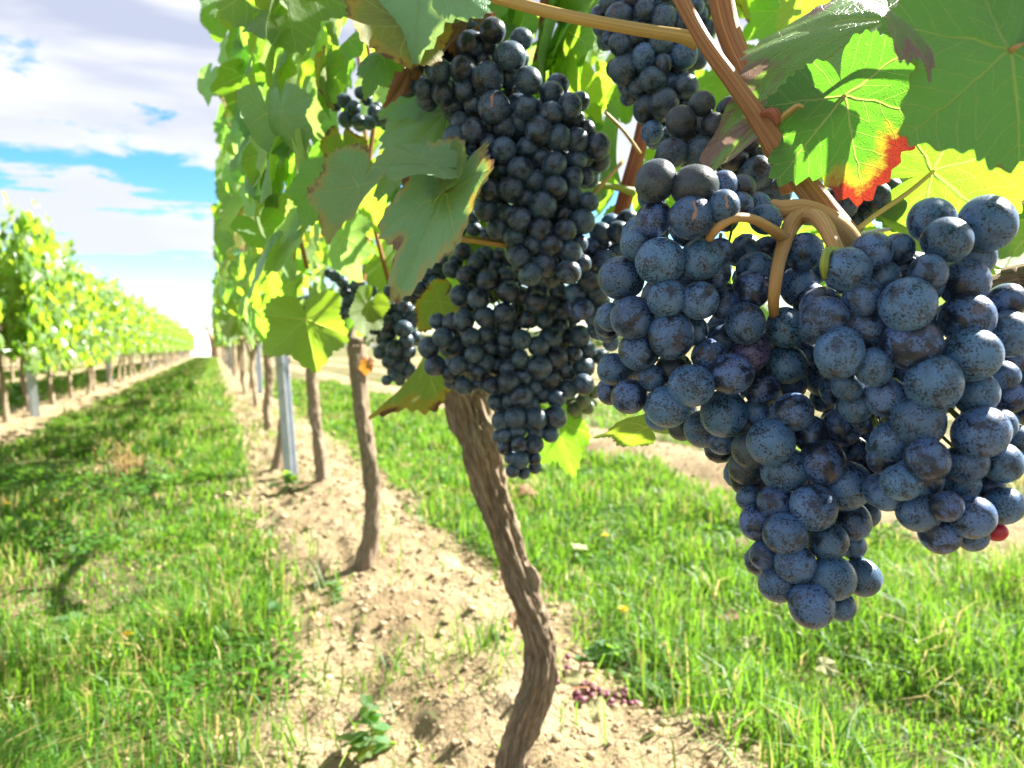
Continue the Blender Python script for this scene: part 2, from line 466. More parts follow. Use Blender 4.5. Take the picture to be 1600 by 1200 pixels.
def simple_mat(name, ca, cb_, scale=20.0, rough=0.6, metal=0.0, spec=0.4, bump=0.0):
    m, nt = new_mat(name)
    tc = nt.n('ShaderNodeTexCoord')
    n = nt.noise(tc.outputs['Object'], scale, 5.0, 0.65)
    c = nt.mix(nt.step(n, 0.3, 0.7), ca, cb_)
    b = principled(nt, c, rough, spec, nt.bump(n, bump, 0.003) if bump else None)
    b.inputs['Metallic'].default_value = metal
    finish(nt, b.outputs[0])
    return m
M_METAL = simple_mat("galvanised_steel", (0.33, 0.36, 0.40), (0.43, 0.46, 0.50), 14.0, 0.42, 0.55, 0.5, 0.1)
M_WIRE = simple_mat("wire_steel", (0.35, 0.36, 0.37), (0.5, 0.5, 0.5), 30.0, 0.4, 0.8)
M_YELLOW = simple_mat("dandelion_yellow", (0.85, 0.55, 0.01), (0.90, 0.65, 0.03), 200.0, 0.6)
M_WHITEWALL = simple_mat("white_render", (0.74, 0.73, 0.70), (0.82, 0.81, 0.79), 3.0, 0.8)
M_ROOF = simple_mat("clay_roof", (0.32, 0.12, 0.06), (0.42, 0.18, 0.10), 5.0, 0.8)
M_GLASS = simple_mat("dark_window", (0.03, 0.035, 0.04), (0.05, 0.05, 0.06), 5.0, 0.15)
M_WOOD_FAR = simple_mat("weathered_wood", (0.40, 0.24, 0.15), (0.30, 0.17, 0.10), 5.0, 0.8)
M_STRAW = simple_mat("dry_straw", (0.42, 0.27, 0.11), (0.30, 0.17, 0.07), 60.0, 0.7)
M_ROTTEN = simple_mat("rotten_grapes", (0.060, 0.020, 0.070), (0.20, 0.040, 0.045), 90.0, 0.5)
M_WOODS = leaf_material("far_tree_leaves", (0.03, 0.07, 0.02), (0.04, 0.08, 0.03), (0.10, 0.18, 0.03), tf=0.25, rough=0.6, detail=False)

# ------------------------------------------------------------------ geometry helpers
def hash3(ix, iy, iz, seed=0):
    h = (ix.astype(np.int64)*374761393 + iy.astype(np.int64)*668265263 + iz.astype(np.int64)*2147483647 + seed*974634777) & 0xFFFFFFFF
    h = ((h ^ (h >> 13))*1274126177) & 0xFFFFFFFF
    h = h ^ (h >> 16)
    return (h & 0xFFFF)/65535.0

def vnoise(x, y, z=0.0, seed=0):
    x = np.asarray(x, float); y = np.asarray(y, float); z = np.asarray(z, float) + 0*x
    ix, iy, iz = np.floor(x), np.floor(y), np.floor(z)
    fx, fy, fz = x-ix, y-iy, z-iz
    fx = fx*fx*(3-2*fx); fy = fy*fy*(3-2*fy); fz = fz*fz*(3-2*fz)
    r = 0
    for dx_ in (0, 1):
        for dy_ in (0, 1):
            for dz_ in (0, 1):
                w = (fx if dx_ else 1-fx)*(fy if dy_ else 1-fy)*(fz if dz_ else 1-fz)
                r = r + w*hash3(ix+dx_, iy+dy_, iz+dz_, seed)
    return r

def fbm(x, y, z=0.0, oct=4, seed=0):
    s, a, t = 0, 0.5, 0
    for k in range(oct):
        s = s + a*vnoise(np.asarray(x)*2**k, np.asarray(y)*2**k, np.asarray(z)*2**k, seed+k)
        t += a; a *= 0.5
    return s/t

def mesh_from(name, verts, faces, mat=None, smooth=True, uvs=None, rnd=None):
    """uvs: dict layer -> per-vertex (n,2) array; rnd: per-face float."""
    me = bpy.data.meshes.new(name)
    verts = np.asarray(verts, float)
    if isinstance(faces, np.ndarray):
        n, k = faces.shape
        me.vertices.add(len(verts)); me.vertices.foreach_set('co', verts.ravel())
        me.loops.add(n*k); me.loops.foreach_set('vertex_index', faces.ravel().astype(np.int32))
        me.polygons.add(n)
        me.polygons.foreach_set('loop_start', np.arange(0, n*k, k, dtype=np.int32))
        me.update(calc_edges=True)
    else:
        me.from_pydata([tuple(v) for v in verts], [], faces)
    if uvs:
        li = np.zeros(len(me.loops), dtype=np.int32)
        me.loops.foreach_get('vertex_index', li)
        for k, a in uvs.items():
            L = me.uv_layers.new(name=k)
            L.data.foreach_set('uv', np.asarray(a, np.float32)[li].ravel())
    if rnd is not None:
        at = me.attributes.new('rnd', 'FLOAT', 'FACE')
        at.data.foreach_set('value', np.asarray(rnd, np.float32))
    if smooth:
        me.polygons.foreach_set('use_smooth', np.ones(len(me.polygons), dtype=bool))
    if mat:
        me.materials.append(mat)
    me.validate(clean_customdata=False)
    me.update()
    return me

def link(name, data, parent=None, mat4=None):
    o = bpy.data.objects.new(name, data)
    COL.objects.link(o)
    if parent is not None:
        o.parent = parent
    if mat4 is not None:
        o.matrix_basis = mat4
    return o

def thing(name, label, cat, loc=(0, 0, 0), group=None):
    o = bpy.data.objects.new(name, None)
    o.empty_display_size = 0.05
    COL.objects.link(o)
    o.location = loc
    o['label'] = label; o['category'] = cat
    if group:
        o['group'] = group
    return o

def tag(o, label, cat, group=None):
    o['label'] = label; o['category'] = cat
    if group:
        o['group'] = group
    return o

def kind(o, k):
    o['kind'] = k
    return o

def catmull(pts, n):
    pts = [np.asarray(p, float) for p in pts]
    Q = [2*pts[0]-pts[1]] + pts + [2*pts[-1]-pts[-2]]
    out = []
    m = len(pts)-1
    for k in range(n):
        t = k/(n-1)*m
        i = min(int(t), m-1); f = t-i
        p0, p1, p2, p3 = Q[i], Q[i+1], Q[i+2], Q[i+3]
        out.append(0.5*((2*p1)+(-p0+p2)*f+(2*p0-5*p1+4*p2-p3)*f*f+(-p0+3*p1-3*p2+p3)*f**3))
    return np.array(out)

def tube_arrays(pts, rad, segs=10, n=24, disp=None, cap=True):
    """pts list of 3-vectors, rad list; disp(u, v_metres, r) -> extra radius."""
    c = catmull(pts, n)
    rr = catmull([[r, 0, 0] for r in rad], n)[:, 0]
    T = np.gradient(c, axis=0); T /= np.linalg.norm(T, axis=1)[:, None] + 1e-12
    ref = np.array([0, 0, 1.0]) if abs(T[0][2]) < 0.9 else np.array([1.0, 0, 0])
    N = np.cross(T[0], ref); N /= np.linalg.norm(N)
    L = np.concatenate([[0], np.cumsum(np.linalg.norm(np.diff(c, axis=0), axis=1))])
    V, UV = [], []
    ua = np.linspace(0, 1, segs+1)
    for i in range(n):
        N = N - T[i]*(N @ T[i]); N /= np.linalg.norm(N)+1e-12
        B = np.cross(T[i], N)
        r = rr[i] + (disp(ua, L[i], rr[i]) if disp is not None else 0*ua)
        ring = c[i] + (np.cos(2*np.pi*ua)*r)[:, None]*N + (np.sin(2*np.pi*ua)*r)[:, None]*B
        V.append(ring); UV.append(np.stack([ua, 0*ua+L[i]], 1))
    V = np.concatenate(V); UV = np.concatenate(UV)
    F = []
    m = segs+1
    for i in range(n-1):
        for j in range(segs):
            F.append((i*m+j, i*m+j+1, (i+1)*m+j+1, (i+1)*m+j))
    if cap:
        for end, base in ((0, 0), (n-1, (n-1)*m)):
            ci = len(V)
            V = np.concatenate([V, c[end][None]]); UV = np.concatenate([UV, [[0.5, L[end]]]])
            for j in range(segs):
                F.append((base+j, base+j+1, ci, ci) if end else (base+j+1, base+j, ci, ci))
    F = [f if f[2] != f[3] else f[:3] for f in F]
    return V, F, UV

def tube(name, pts, rad, mat, parent=None, segs=10, n=24, disp=None):
    base = Vector((0, 0, 0)) if parent is None else parent.location
    V, F, UV = tube_arrays([np.array(p)-np.array(base) for p in pts], rad, segs, n, disp)
    return link(name, mesh_from(name, V, F, mat, True, {'bark': UV}), parent)

def add_tubes(name, specs, mat, parent=None, segs=6, n=8):
    base = np.zeros(3) if parent is None else np.array(parent.location)
    VV, FF, UU = [], [], []
    k = 0
    for pts, rad in specs:
        V, F, UV = tube_arrays([np.array(p)-base for p in pts], rad, segs, n)
        VV.append(V); UU.append(UV); FF += [tuple(i+k for i in f) for f in F]; k += len(V)
    return link(name, mesh_from(name, np.concatenate(VV), FF, mat, True, {'bark': np.concatenate(UU)}), parent)

# ------------------------------------------------------------------ leaves
CPS = [(0, 1.0), (13, .92), (27, .76), (40, .84), (54, .92), (67, .80), (81, .66), (95, .72), (109, .78), (126, .68), (146, .62), (162, .55), (173, .40), (180, .10)]
def outline(phi, teeth=True, jit=0.0, seed=0):
    a = np.degrees(np.abs(phi))
    xs = np.array([c[0] for c in CPS]); ys = np.array([c[1] for c in CPS])
    r = np.interp(a, xs, ys)
    r2 = np.interp(np.clip(a+4, 0, 180), xs, ys); r3 = np.interp(np.clip(a-4, 0, 180), xs, ys)
    r = (r+r2+r3)/3
    r = r*(1 + jit*(vnoise(phi*1.8+7, 0*phi+seed, seed=seed)-0.5)*2)
    if teeth:
        per = 9.2
        s = ((a + 2.5*vnoise(a/14.0, 0*a, seed=seed+3)) % per)/per
        saw = np.where(s < 0.62, s/0.62, (1-s)/0.38)
        amp = 0.055 + 0.045*vnoise(a/9.0, 0*a+3, seed=seed+5)
        r = r*(1 + amp*(saw-0.55)*np.where(a > 168, 0.2, 1))
    return r

def leaf_arrays(segs, rings, seed, teeth=True, cup=0.2, fold=0.15, wave=0.07, droop=0.25, rumple=0.02):
    ph = np.linspace(-np.pi, np.pi, segs, endpoint=False) + 1e-4
    R = outline(ph, teeth, 0.10, seed)
    tt = (np.arange(1, rings+1)/rings)**0.85
    V = [np.zeros((1, 3))]; RIM = [np.array([[0.5, 0.0]])]
    for t in tt:
        # inner rings follow a smoother outline
        rs = outline(ph, False, 0.10, seed)
        r = (R*t**2 + rs*(1-t**2))*t
        V.append(np.stack([r*np.sin(ph), r*np.cos(ph), 0*r], 1))
        RIM.append(np.stack([(ph/(2*np.pi)+0.5), 0*ph+t], 1))
    V = np.concatenate(V); RIM = np.concatenate(RIM)
    x, y = V[:, 0].copy(), V[:, 1].copy()
    r = np.hypot(x, y); phi = np.arctan2(x, y)
    z = -cup*r*r + fold*np.abs(x)*(0.4+r) + wave*np.sin(3*phi+seed*1.7)*r**2 + 0.6*wave*np.sin(7*phi+seed)*r**3
    z -= droop*np.clip(y, 0, 2)**2
    z += rumple*np.abs(np.sin(phi*3.33))*r*2 + rumple*2.0*(fbm(x*5+seed, y*5, seed=seed)-0.5)*np.minimum(1, r*3)
    UVL = np.stack([x, y], 1)
    V[:, 2] = z
    F = []
    for j in range(segs):
        F.append((0, 1+(j+1) % segs, 1+j))
    for k in range(rings-1):
        a0 = 1+k*segs; b0 = a0+segs
        for j in range(segs):
            j2 = (j+1) % segs
            F.append((a0+j, a0+j2, b0+j2, b0+j))
    # close orientation so the top faces +Z
    F = [f[::-1] if len(f) == 4 else f for f in F]
    V2 = np.array(V)
    def nz(f):
        p = V2[list(f)]
        return np.cross(p[1]-p[0], p[2]-p[0])[2]
    F = [f if nz(f) > 0 else f[::-1] for f in F]
    return V, F, UVL, RIM

_leaf_cache = {}
def leaf_mesh(lod, var, mat, curl=None):
    key = (lod, var, mat.name, curl)
    if key not in _leaf_cache:
        segs, rings = {'hero': (192, 9), 'mid': (76, 4), 'far': (22, 2)}[lod]
        cup, fold, wave, droop, rum = curl or [(0.10, .12, .07, .18, .02), (0.25, .05, .09, .10, .022), (-0.12, .22, .06, .30, .02), (0.18, .25, .10, .05, .025), (0.05, .02, .13, .35, .02), (0.32, -.05, .08, .12, .02)][var % 6]
        V, F, UV, RIM = leaf_arrays(segs, rings, var+1, lod != 'far', cup, fold, wave, droop, rum)
        _leaf_cache[key] = mesh_from("leaf", V, F, mat, True, {'leaf': UV, 'rim': RIM})
    return _leaf_cache[key]

def leaf_matrix(base, tipdir, normal, L, sx=1.0):
    y = Vector(tipdir).normalized()
    z = Vector(normal); z = (z - y*z.dot(y)).normalized()
    x = y.cross(z)
    M = Matrix(((x.x*L*sx, y.x*L, z.x*L, base[0]), (x.y*L*sx, y.y*L, z.y*L, base[1]), (x.z*L*sx, y.z*L, z.z*L, base[2]), (0, 0, 0, 1)))
    return M

def place_leaf(parent, mesh, base, tipdir, normal, L, sx=1.0):
    b = Vector(base) - parent.location
    return link("leaf", mesh, parent, leaf_matrix(b, tipdir, normal, L, sx))

def hero_leaf(parent, b, t, D0, D1, side=1, tilt=(0, 0), var=0, mat=None, sx=1.0, curl=None, label=None, lod='hero', petiole=None):
    """b, t: seen positions of the petiole joint and the tip; side +1 shows the upper face."""
    pb, pt = P(b[0], b[1], D0), P(t[0], t[1], D1)
    tip = pt - pb
    tocam = Vector(C0) - pb
    n = tocam.normalized()*side + Vector(CR)*tilt[0] + Vector(CU)*tilt[1]
    o = place_leaf(parent, leaf_mesh(lod, var, mat or M_LEAF, curl), pb, tip, n, tip.length, sx)
    if label:
        o['label'] = label
    if petiole:
        inv = o.matrix_basis.inverted()
        pts = [Vector((0, 0, 0))] + [inv @ (P(*q) - parent.location) for q in petiole]
        L = tip.length
        V, F, UV = tube_arrays([np.array(p) for p in pts], [0.0011/L]+[0.0013/L]*(len(pts)-1), 8, 12)
        link("petiole", mesh_from("petiole", V, F, M_PETIOLE, True, {'bark': UV*np.array([1, L])}), o)
    return o

# ------------------------------------------------------------------ ground
ROW0, PITCH_ROW = 0.42, 1.87
STRIP0 = 0.41
def row_dist(x):
    q = (np.asarray(x, float)-STRIP0)/PITCH_ROW
    return np.abs(q-np.round(q))*PITCH_ROW

def ground_h(x, y):
    x = np.asarray(x, float); y = np.asarray(y, float)
    d = row_dist(x + 0.10*(fbm(x*1.3+9, y*1.3, seed=4)-0.5))
    near = np.clip(1-(y-8)/10, 0, 1)
    lim = np.clip(1-(np.abs(y)-55)/8, 0, 1)*np.clip(1-(np.abs(x)-30)/10, 0, 1)
    soil = np.clip((0.46-d)/0.14, 0, 1)
    h = 0.055*np.exp(-(d/0.26)**2)*lim
    h = h + near*soil*(0.085*(fbm(x*4.5, y*4.5, oct=3, seed=21)-0.5) + 0.036*(0.30-np.abs(fbm(x*13, y*13, oct=4, seed=31)-0.5)*2.2))
    h = h + near*(1-soil)*0.05*(fbm(x*2.2, y*2.2, oct=3, seed=41)-0.5)*lim
    return h

def axis(segs):
    out = [segs[0][0]]
    for a, b, s in segs:
        n = max(1, int(round((b-a)/s)))
        out += list(a + (b-a)*np.arange(1, n+1)/n)
    return np.array(out)
def geo(a, b, s0, g):
    out = []; v = a; s = s0
    while v < b:
        out.append(v); v += s; s *= g
    return np.array(out + [b])
xs_mid = axis([(-2.6, -1.9, .06), (-1.9, -0.9, .035), (-0.9, -0.05, .03), (-0.05, 0.9, .0095), (0.9, 1.0, .02), (1.0, 1.8, .03), (1.8, 2.8, .035), (2.8, 3.6, .06)])
xs = np.concatenate([-geo(2.6, 2500, .09, 1.16)[::-1][:-1], xs_mid, geo(3.6, 2500, .09, 1.16)[1:]])
ys = np.concatenate([-geo(-0.4, 40, .12, 1.25)[::-1][:-1] if False else np.array([-40, -20, -10, -5, -2.5, -1.2, -0.6, -0.2, 0.1]), geo(0.3, 16, .009, 1.0082), geo(16.4, 3500, .4, 1.10)])
XX, YY = np.meshgrid(xs, ys)
ZZ = ground_h(XX, YY)
nx, ny = len(xs), len(ys)
idx = np.arange(nx*ny).reshape(ny, nx)
Fq = np.stack([idx[:-1, :-1], idx[:-1, 1:], idx[1:, 1:], idx[1:, :-1]], -1).reshape(-1, 4)
ground = link("ground", mesh_from("ground", np.stack([XX, YY, ZZ], -1).reshape(-1, 3), Fq, M_GROUND, True))
kind(ground, 'structure')

def gz(x, y):
    return float(ground_h(np.array([x]), np.array([y]))[0])
def GP(px, py):
    """ground point in that direction, on the real surface."""
    g = G(px, py)
    g0 = G(px, py)
    z = 0.066*math.exp(-(float(row_dist(g0.x))/.26)**2)
    k = (CAM_H - z)/CAM_H
    x, y = g0.x*k, g0.y*k
    return Vector((x, y, gz(x, y)))

# ------------------------------------------------------------------ grape bunches
def ico(sub):
    import bmesh
    bm = bmesh.new()
    bmesh.ops.create_icosphere(bm, subdivisions=sub, radius=1.0)
    V = np.array([v.co[:] for v in bm.verts]); F = [tuple(v.index for v in f.verts) for f in bm.faces]
    bm.free()
    return V, F
ICO = {k: ico(k) for k in (1, 2, 3, 4)}
_berry = {}
def berry_mesh(mat, var, lod):
    key = (mat.name, var, lod)
    if key not in _berry:
        V, F = ICO[lod]
        V = V.copy()
        sq = [(1, 1, .92), (1.05, .96, .99), (.95, 1.04, .95), (1.0, .96, 1.05)][var]
        V *= np.array(sq)
        V *= (1 + 0.035*(fbm(V[:, 0]*1.3+var*9, V[:, 1]*1.3, V[:, 2]*1.3, 2, seed=var)-0.5))[:, None]
        top = V[:, 2] > 0.9
        V[top, 2] -= (V[top, 2]-0.9)*0.6      # flat where the stalk joins
        tipm = V[:, 2] < -0.985
        V[tipm, 2] += 0.012
        _berry[key] = mesh_from("grape", V, F, mat, True)
    return _berry[key]

def parse(s, x0, y0, sc):
    out = []
    for q in s.replace('\n', ' ').split():
        a = q.split(',')
        out.append((x0+float(a[0])/sc, y0+float(a[1])/sc, 1.07*float(a[2])/sc, int(a[3]), a[4] if len(a) > 4 else ''))
    return out

def build_bunch(label, berries, depth, mats, top, lod=3, fill=20, thick=0.05, seed=1, gap=0.75, step=0.0058, tight=1.5):
    """berries: (px, py, radius px, layer, flag); the bunch is a real heap of spheres: each is pushed back until it clears its neighbours."""
    r_ = random.Random(seed)
    root = thing("grape_bunch", label, "grapes", P(*top), "grape bunches hanging in the near vine row")
    med = float(np.median([b[2] for b in berries]))
    berries = [(b[0], b[1], max(b[2], .76*med) if b[4] not in 'rg' or not b[4] else b[2], b[3], b[4]) for b in berries]
    items = []
    for px, py, r, lay, fl in sorted(berries, key=lambda q: q[3]):
        D = depth(px, py) + lay*step + r_.uniform(-0.0015, 0.0015)
        rad = r*D/FPX
        for _ in range(60):
            c = np.array(P(px, py, D))
            bad = False
            for c2, r2, _f in items:
                if np.sum((c-c2)**2) < (gap*(rad+r2))**2:
                    bad = True; break
            if not bad:
                break
            D += 0.0012
        rad = r*D/FPX
        items.append((c, rad, fl))
    front = len(items)
    cen = np.mean([c for c, _, _ in items], axis=0)
    tries = 0
    while len(items) < front+fill and tries < fill*40:
        tries += 1
        c, rad, _ = items[r_.randrange(front)]
        c2 = c + CF*r_.uniform(1.2*rad, thick) + np.array([r_.uniform(-1, 1)*rad*.6, r_.uniform(-1, 1)*rad*.6, r_.uniform(-1, 1)*rad*.6])
        # heaps taper away from the viewer
        lat = c2-cen; lat = lat - CF*(lat @ CF)
        c2 = c2 - lat*0.12
        rr = rad*r_.uniform(.9, 1.05)
        px, py, D = proj(c2)
        inside = any((px-b[0])**2+(py-b[1])**2 < (b[2]*0.75)**2 for b in berries) or sum((px-b[0])**2+(py-b[1])**2 < (b[2]*tight)**2 for b in berries) >= 3
        if inside and all(np.sum((c2-c3)**2) > (0.80*(rr+r3))**2 for c3, r3, _f in items):
            items.append((c2, rr, 'f'))
    stems = []
    for c, rad, fl in items:
        var = r_.randrange(4)
        mat = mats[0]
        if fl == 'r': mat = M_GRAPE_RED
        elif fl == 'g': mat = M_GRAPE_GREEN
        elif fl == 's': mat = M_GRAPE_SCAR if mats[0] is M_GRAPE else M_GRAPE_GREY_SCAR
        elif fl == 'p': mat = M_GRAPE_PURPLE
        elif fl == 'd': mat = M_GRAPE_DUST
        elif len(mats) > 1 and r_.random() < 0.3: mat = mats[1]
        outv = c-cen
        outv = outv/(np.linalg.norm(outv)+1e-6) - CF*0.5 + np.array([r_.gauss(0, .35), r_.gauss(0, .35), -0.45+r_.gauss(0, .3)])
        if fl == 's':
            q = Vector(-(CF) + CR*0.15*r_.uniform(-1, 1) + CU*0.15).to_track_quat('Z', 'Y')
        else:
            q = Vector(-outv).to_track_quat('Z', 'Y')
        M = Matrix.LocRotScale(Vector(c)-root.location, q, Vector((rad, rad, rad)))
        o = link("grape", berry_mesh(mat, var, 2 if fl == 'f' else lod), root, M)
        if fl == 'r':
            o['label'] = "single unripe red grape at the bottom of the bunch"
        if fl == 's':
            o['label'] = "grape with a brown scar on its skin"
        if r_.random() < 0.4 and fl != 'f':
            ax = cen + (c-cen)*0.5 + CF*0.030 + np.array([0, 0, .006])
            stems.append(([c + (ax-c)*0.3, c+(ax-c)*0.65 + np.array([0, 0, .002]), ax], [rad*.12, rad*.09, rad*.12]))
    if stems:
        kind(add_tubes("pedicel", stems, M_STALK_GREEN, root, 5, 5), 'stuff')
    return root

S4 = 1600/350.0
A_ = parse("""478,195,145,1,d 450,310,75,2 757,240,155,1,d 965,225,90,2 1085,250,90,3,d 965,380,112,0,s 1078,370,92,2 735,458,150,0,s 465,470,125,1
345,640,120,1 510,770,163,0 800,755,145,1 935,700,80,2 913,860,90,2 235,890,153,1 555,1035,133,0 790,1050,130,0 960,1080,105,2
1262,470,110,2 1200,370,60,3 1135,710,95,3 1275,690,60,3 1190,830,125,2 1165,970,127,1 1430,820,60,3""", 920, 240, S4)
A_ += parse("""317,75,152,0 130,120,88,2 150,70,80,1 590,200,160,0 360,310,140,1 760,170,60,2 180,445,115,1 150,600,65,2 290,640,120,0 455,510,95,1
590,450,110,2,d 335,420,90,2 730,560,150,0 865,350,120,1 1015,475,145,0 1155,325,130,1,p 935,235,110,2 565,710,148,0 500,790,95,2 965,760,157,0
815,870,135,1 955,960,80,2 660,860,60,2,d 1235,580,125,1 1200,745,85,2 1118,115,140,0 1408,145,140,0 1415,410,135,0 1300,260,75,2 1460,560,90,2
1455,750,140,0 1300,965,168,0 1150,1020,125,1,d 1126,860,70,2,d 1130,1145,120,1,d 1400,1170,160,0""", 920, 480, S4)
A_ += parse("""75,905,125,1 290,860,135,1 160,1105,150,0 390,1020,90,2 480,910,85,2 170,650,95,2 55,320,60,1 190,490,150,1""", 1250, 480, S4)
A_ += parse("""240,110,140,1,d 930,180,165,0 1010,100,130,2 240,270,75,2 420,300,125,1 690,330,155,0 290,440,120,1 490,520,148,0 960,430,130,1 1060,380,85,2
795,580,135,0 962,600,75,2 350,670,110,1 560,735,135,0 445,870,140,1 825,835,153,0 1030,830,130,1 675,1025,155,0 890,1040,90,1""", 1120, 720, S4)
A_ += parse("""30,475,125,0 -5,725,135,1 120,600,60,2""", 1250, 290, S4)
C_ = parse("""345,600,147,0 515,470,135,1 700,450,110,2 580,660,125,1 445,800,135,1 175,945,150,0 150,880,150,2 460,1018,160,1 770,850,185,0 920,620,125,0
940,250,160,1 1048,390,163,0 1335,270,190,1 1240,500,140,2 1170,690,165,1 1470,830,125,1 730,600,60,2 900,720,120,2""", 1250, 290, S4)
C_ += parse("""280,325,170,0 340,560,110,2 525,430,130,1 400,710,110,2 795,260,185,0 1220,340,187,0 955,545,190,0 610,640,145,2 845,815,180,0 650,960,140,1
600,1080,110,2 905,1090,145,0 1180,1115,140,1 1290,895,185,0 1260,620,150,1 1445,490,105,2 1490,190,160,0 1500,380,100,2 1490,640,115,2 1440,1110,140,1
1560,960,110,1 1430,850,110,1 1190,80,175,0 1050,90,110,2 1640,420,150,2 1660,700,150,2""", 1250, 480, S4)
C_ += parse("""250,740,110,2 370,620,150,1 520,570,195,1 880,620,150,2 525,870,175,1 755,825,132,0 975,915,182,0 699,1050,165,1 980,1080,120,2 1181,1040,82,2,r 1240,820,160,1 1110,650,110,2""", 1340, 640, 1418/260.0)
M_ = parse("""95,360,78,1 220,350,88,0 115,555,90,0 235,590,68,0 265,670,78,1 350,465,88,0 380,625,85,1 450,715,85,2 520,445,90,0 535,600,75,1 570,275,100,1 600,170,50,2
730,175,92,0 860,355,105,0 935,235,75,1 930,370,60,2 700,280,60,2 660,385,65,2 430,310,80,3 695,515,108,0 840,510,75,2 985,530,98,0 740,720,110,0,s 600,700,75,2
970,720,85,0 1150,625,85,1 1195,560,80,2 1145,765,82,0 1280,715,90,0 1350,680,70,2 1300,810,85,1 1060,890,98,0 920,830,75,1 1200,940,88,0 1330,955,85,1 1400,880,65,2
590,885,85,0 500,830,70,2 470,940,92,1 700,980,65,1 815,870,75,1 705,860,60,2 810,1030,88,0 980,1010,75,1 1075,1085,75,1 1170,1130,85,0 1240,1080,60,2 1330,1090,80,1
1390,1070,70,2 1480,1000,92,1 1490,1100,85,2 650,1110,85,0 530,1110,85,1 450,1090,60,2 415,1060,50,2 790,1150,65,2 590,1000,45,2""", 610, 10, S4)
M_ += parse("""650,115,75,2 790,115,88,0 565,265,85,0 490,200,75,1 725,260,88,0 895,205,88,0 1040,245,85,0 1165,175,75,1 1160,305,80,2 1280,345,70,1 1260,170,60,2 545,400,80,1
640,370,50,2 825,325,68,1 950,375,98,0 1085,440,70,2 1235,485,88,1 785,470,85,0 700,430,70,1 640,535,85,1 935,540,83,0 1110,555,82,0 755,600,80,1 885,655,70,1 1015,665,85,0
1150,700,77,0 1210,640,50,2 780,740,75,0 970,800,92,0 1135,845,85,0 862,865,82,0 1015,900,60,2,d 1235,780,60,2 880,750,50,2""", 640, 240, S4)
N_ = parse("""405,50,70,1 485,75,60,1 565,80,80,0 705,165,80,0 800,190,65,1 905,235,80,0 910,150,65,1 355,190,70,1 495,215,78,0 540,345,72,0 675,320,77,0 690,400,75,1 620,440,50,2
385,370,80,0 295,380,65,1 200,375,60,1 240,495,75,0 325,550,78,0 135,565,75,0 180,690,77,0 440,490,68,0 540,470,60,1 570,560,65,1 460,610,62,0 345,690,65,0 290,750,60,1
430,690,55,1 490,745,55,1 390,840,65,1 295,810,50,1 490,820,50,2 540,670,65,1 620,690,70,1 800,505,70,0 690,500,60,1 680,560,60,2 920,555,73,0 1010,500,75,1 1060,430,50,2
830,360,65,1 955,370,60,1 730,600,45,2 790,645,63,0 925,705,88,0 1045,640,85,1 700,700,55,1 710,810,80,0 815,775,65,0 580,835,65,1 650,850,60,1 890,840,58,1 1010,790,70,1
950,895,68,1 800,910,77,0 860,970,65,1 720,945,60,1 630,950,70,1 1050,925,65,1 1050,830,55,2 1100,720,50,1 660,1090,75,1 758,1065,75,0 900,1070,80,0 1040,1060,80,0
1060,160,60,1 1010,250,60,1 1100,300,60,1 1050,100,55,2 1130,480,60,2 990,330,60,2 1080,400,60,2 1120,200,60,1 1180,330,60,1 1000,60,60,2 1215,480,78,1 1170,610,60,1 1270,585,65,2 1130,380,60,2 1240,700,80,2 1240,825,75,0 1130,860,70,1 1370,630,60,2""", 640, 420, S4)
N_ += parse("""300,725,70,1 415,680,78,1 590,690,80,1 720,710,75,1 430,810,75,0 575,810,78,0 300,830,75,1 235,730,50,2 430,955,80,0 570,940,60,1 575,1020,62,1 365,1055,62,0 470,1075,55,1 350,930,40,2 690,630,45,2""", 740, 560, 6.0)
N_ += parse("""380,700,60,2 480,770,62,1 550,720,55,2 640,720,50,2 600,815,60,2 690,800,60,2 690,870,65,1 760,860,55,2 460,540,50,2 550,580,50,2 300,830,60,2 330,770,50,2 360,555,30,2 455,455,50,2""", 640, 240, S4)
O_ = parse("""1285,90,75,0 1190,170,75,1 1340,185,75,0 1235,290,75,0 1320,345,70,0 1340,450,55,1 1440,530,60,2 1370,260,60,2 1450,400,60,2 1290,240,55,2""", 640, 420, S4)
O_ += parse("""1490,560,75,1 1370,570,80,1 1300,660,60,2 1380,670,65,1 1400,760,75,1 1300,780,55,2 1250,790,50,1 1480,700,60,2 1560,470,70,2 1440,500,70,2""", 640, 240, S4)
Q_ = parse("""200,20,80,1 355,5,85,1 125,105,65,1 265,125,98,0 445,80,78,0 590,30,85,1 585,135,95,0 720,160,80,0 790,50,75,1 140,200,60,2 200,270,50,2 270,315,82,0 400,250,95,0
560,320,80,0 440,410,90,0 305,495,108,0 718,392,98,0 820,425,70,1 575,455,65,0 690,500,60,1 500,570,88,0 620,590,60,2 738,620,90,0 410,620,75,1 340,670,60,1 585,735,100,0
460,785,100,0 730,750,60,1 500,945,80,1 590,970,60,1 900,205,45,2 870,80,60,2 830,100,60,1 830,-30,80,1 600,-90,90,0 420,-110,90,1 250,-90,80,1 740,-60,80,2""", 910, 0, S4)
D_ = parse("""705,875,110,0 855,740,90,0 940,910,100,0 640,1095,105,0 845,1090,112,0 1060,760,75,2 1070,1110,105,1 1040,1000,70,2 1190,1010,75,0 1190,870,55,1 1110,890,60,2 1340,590,100,1
1370,720,90,0 1340,800,50,2 1530,700,60,1 1500,620,60,2 1470,1030,60,2 1240,1120,60,2 1620,560,90,1 1640,760,90,2""", 910, 0, S4)
D_ += parse("""1205,140,122,0 1305,270,135,0 1370,385,95,1""", 920, 240, S4)
E_ = parse("""290,130,120,1 380,270,80,2 560,80,90,0 710,100,85,0 100,50,60,2 640,20,80,1 480,60,70,1 780,60,60,2""", 1250, 290, S4)
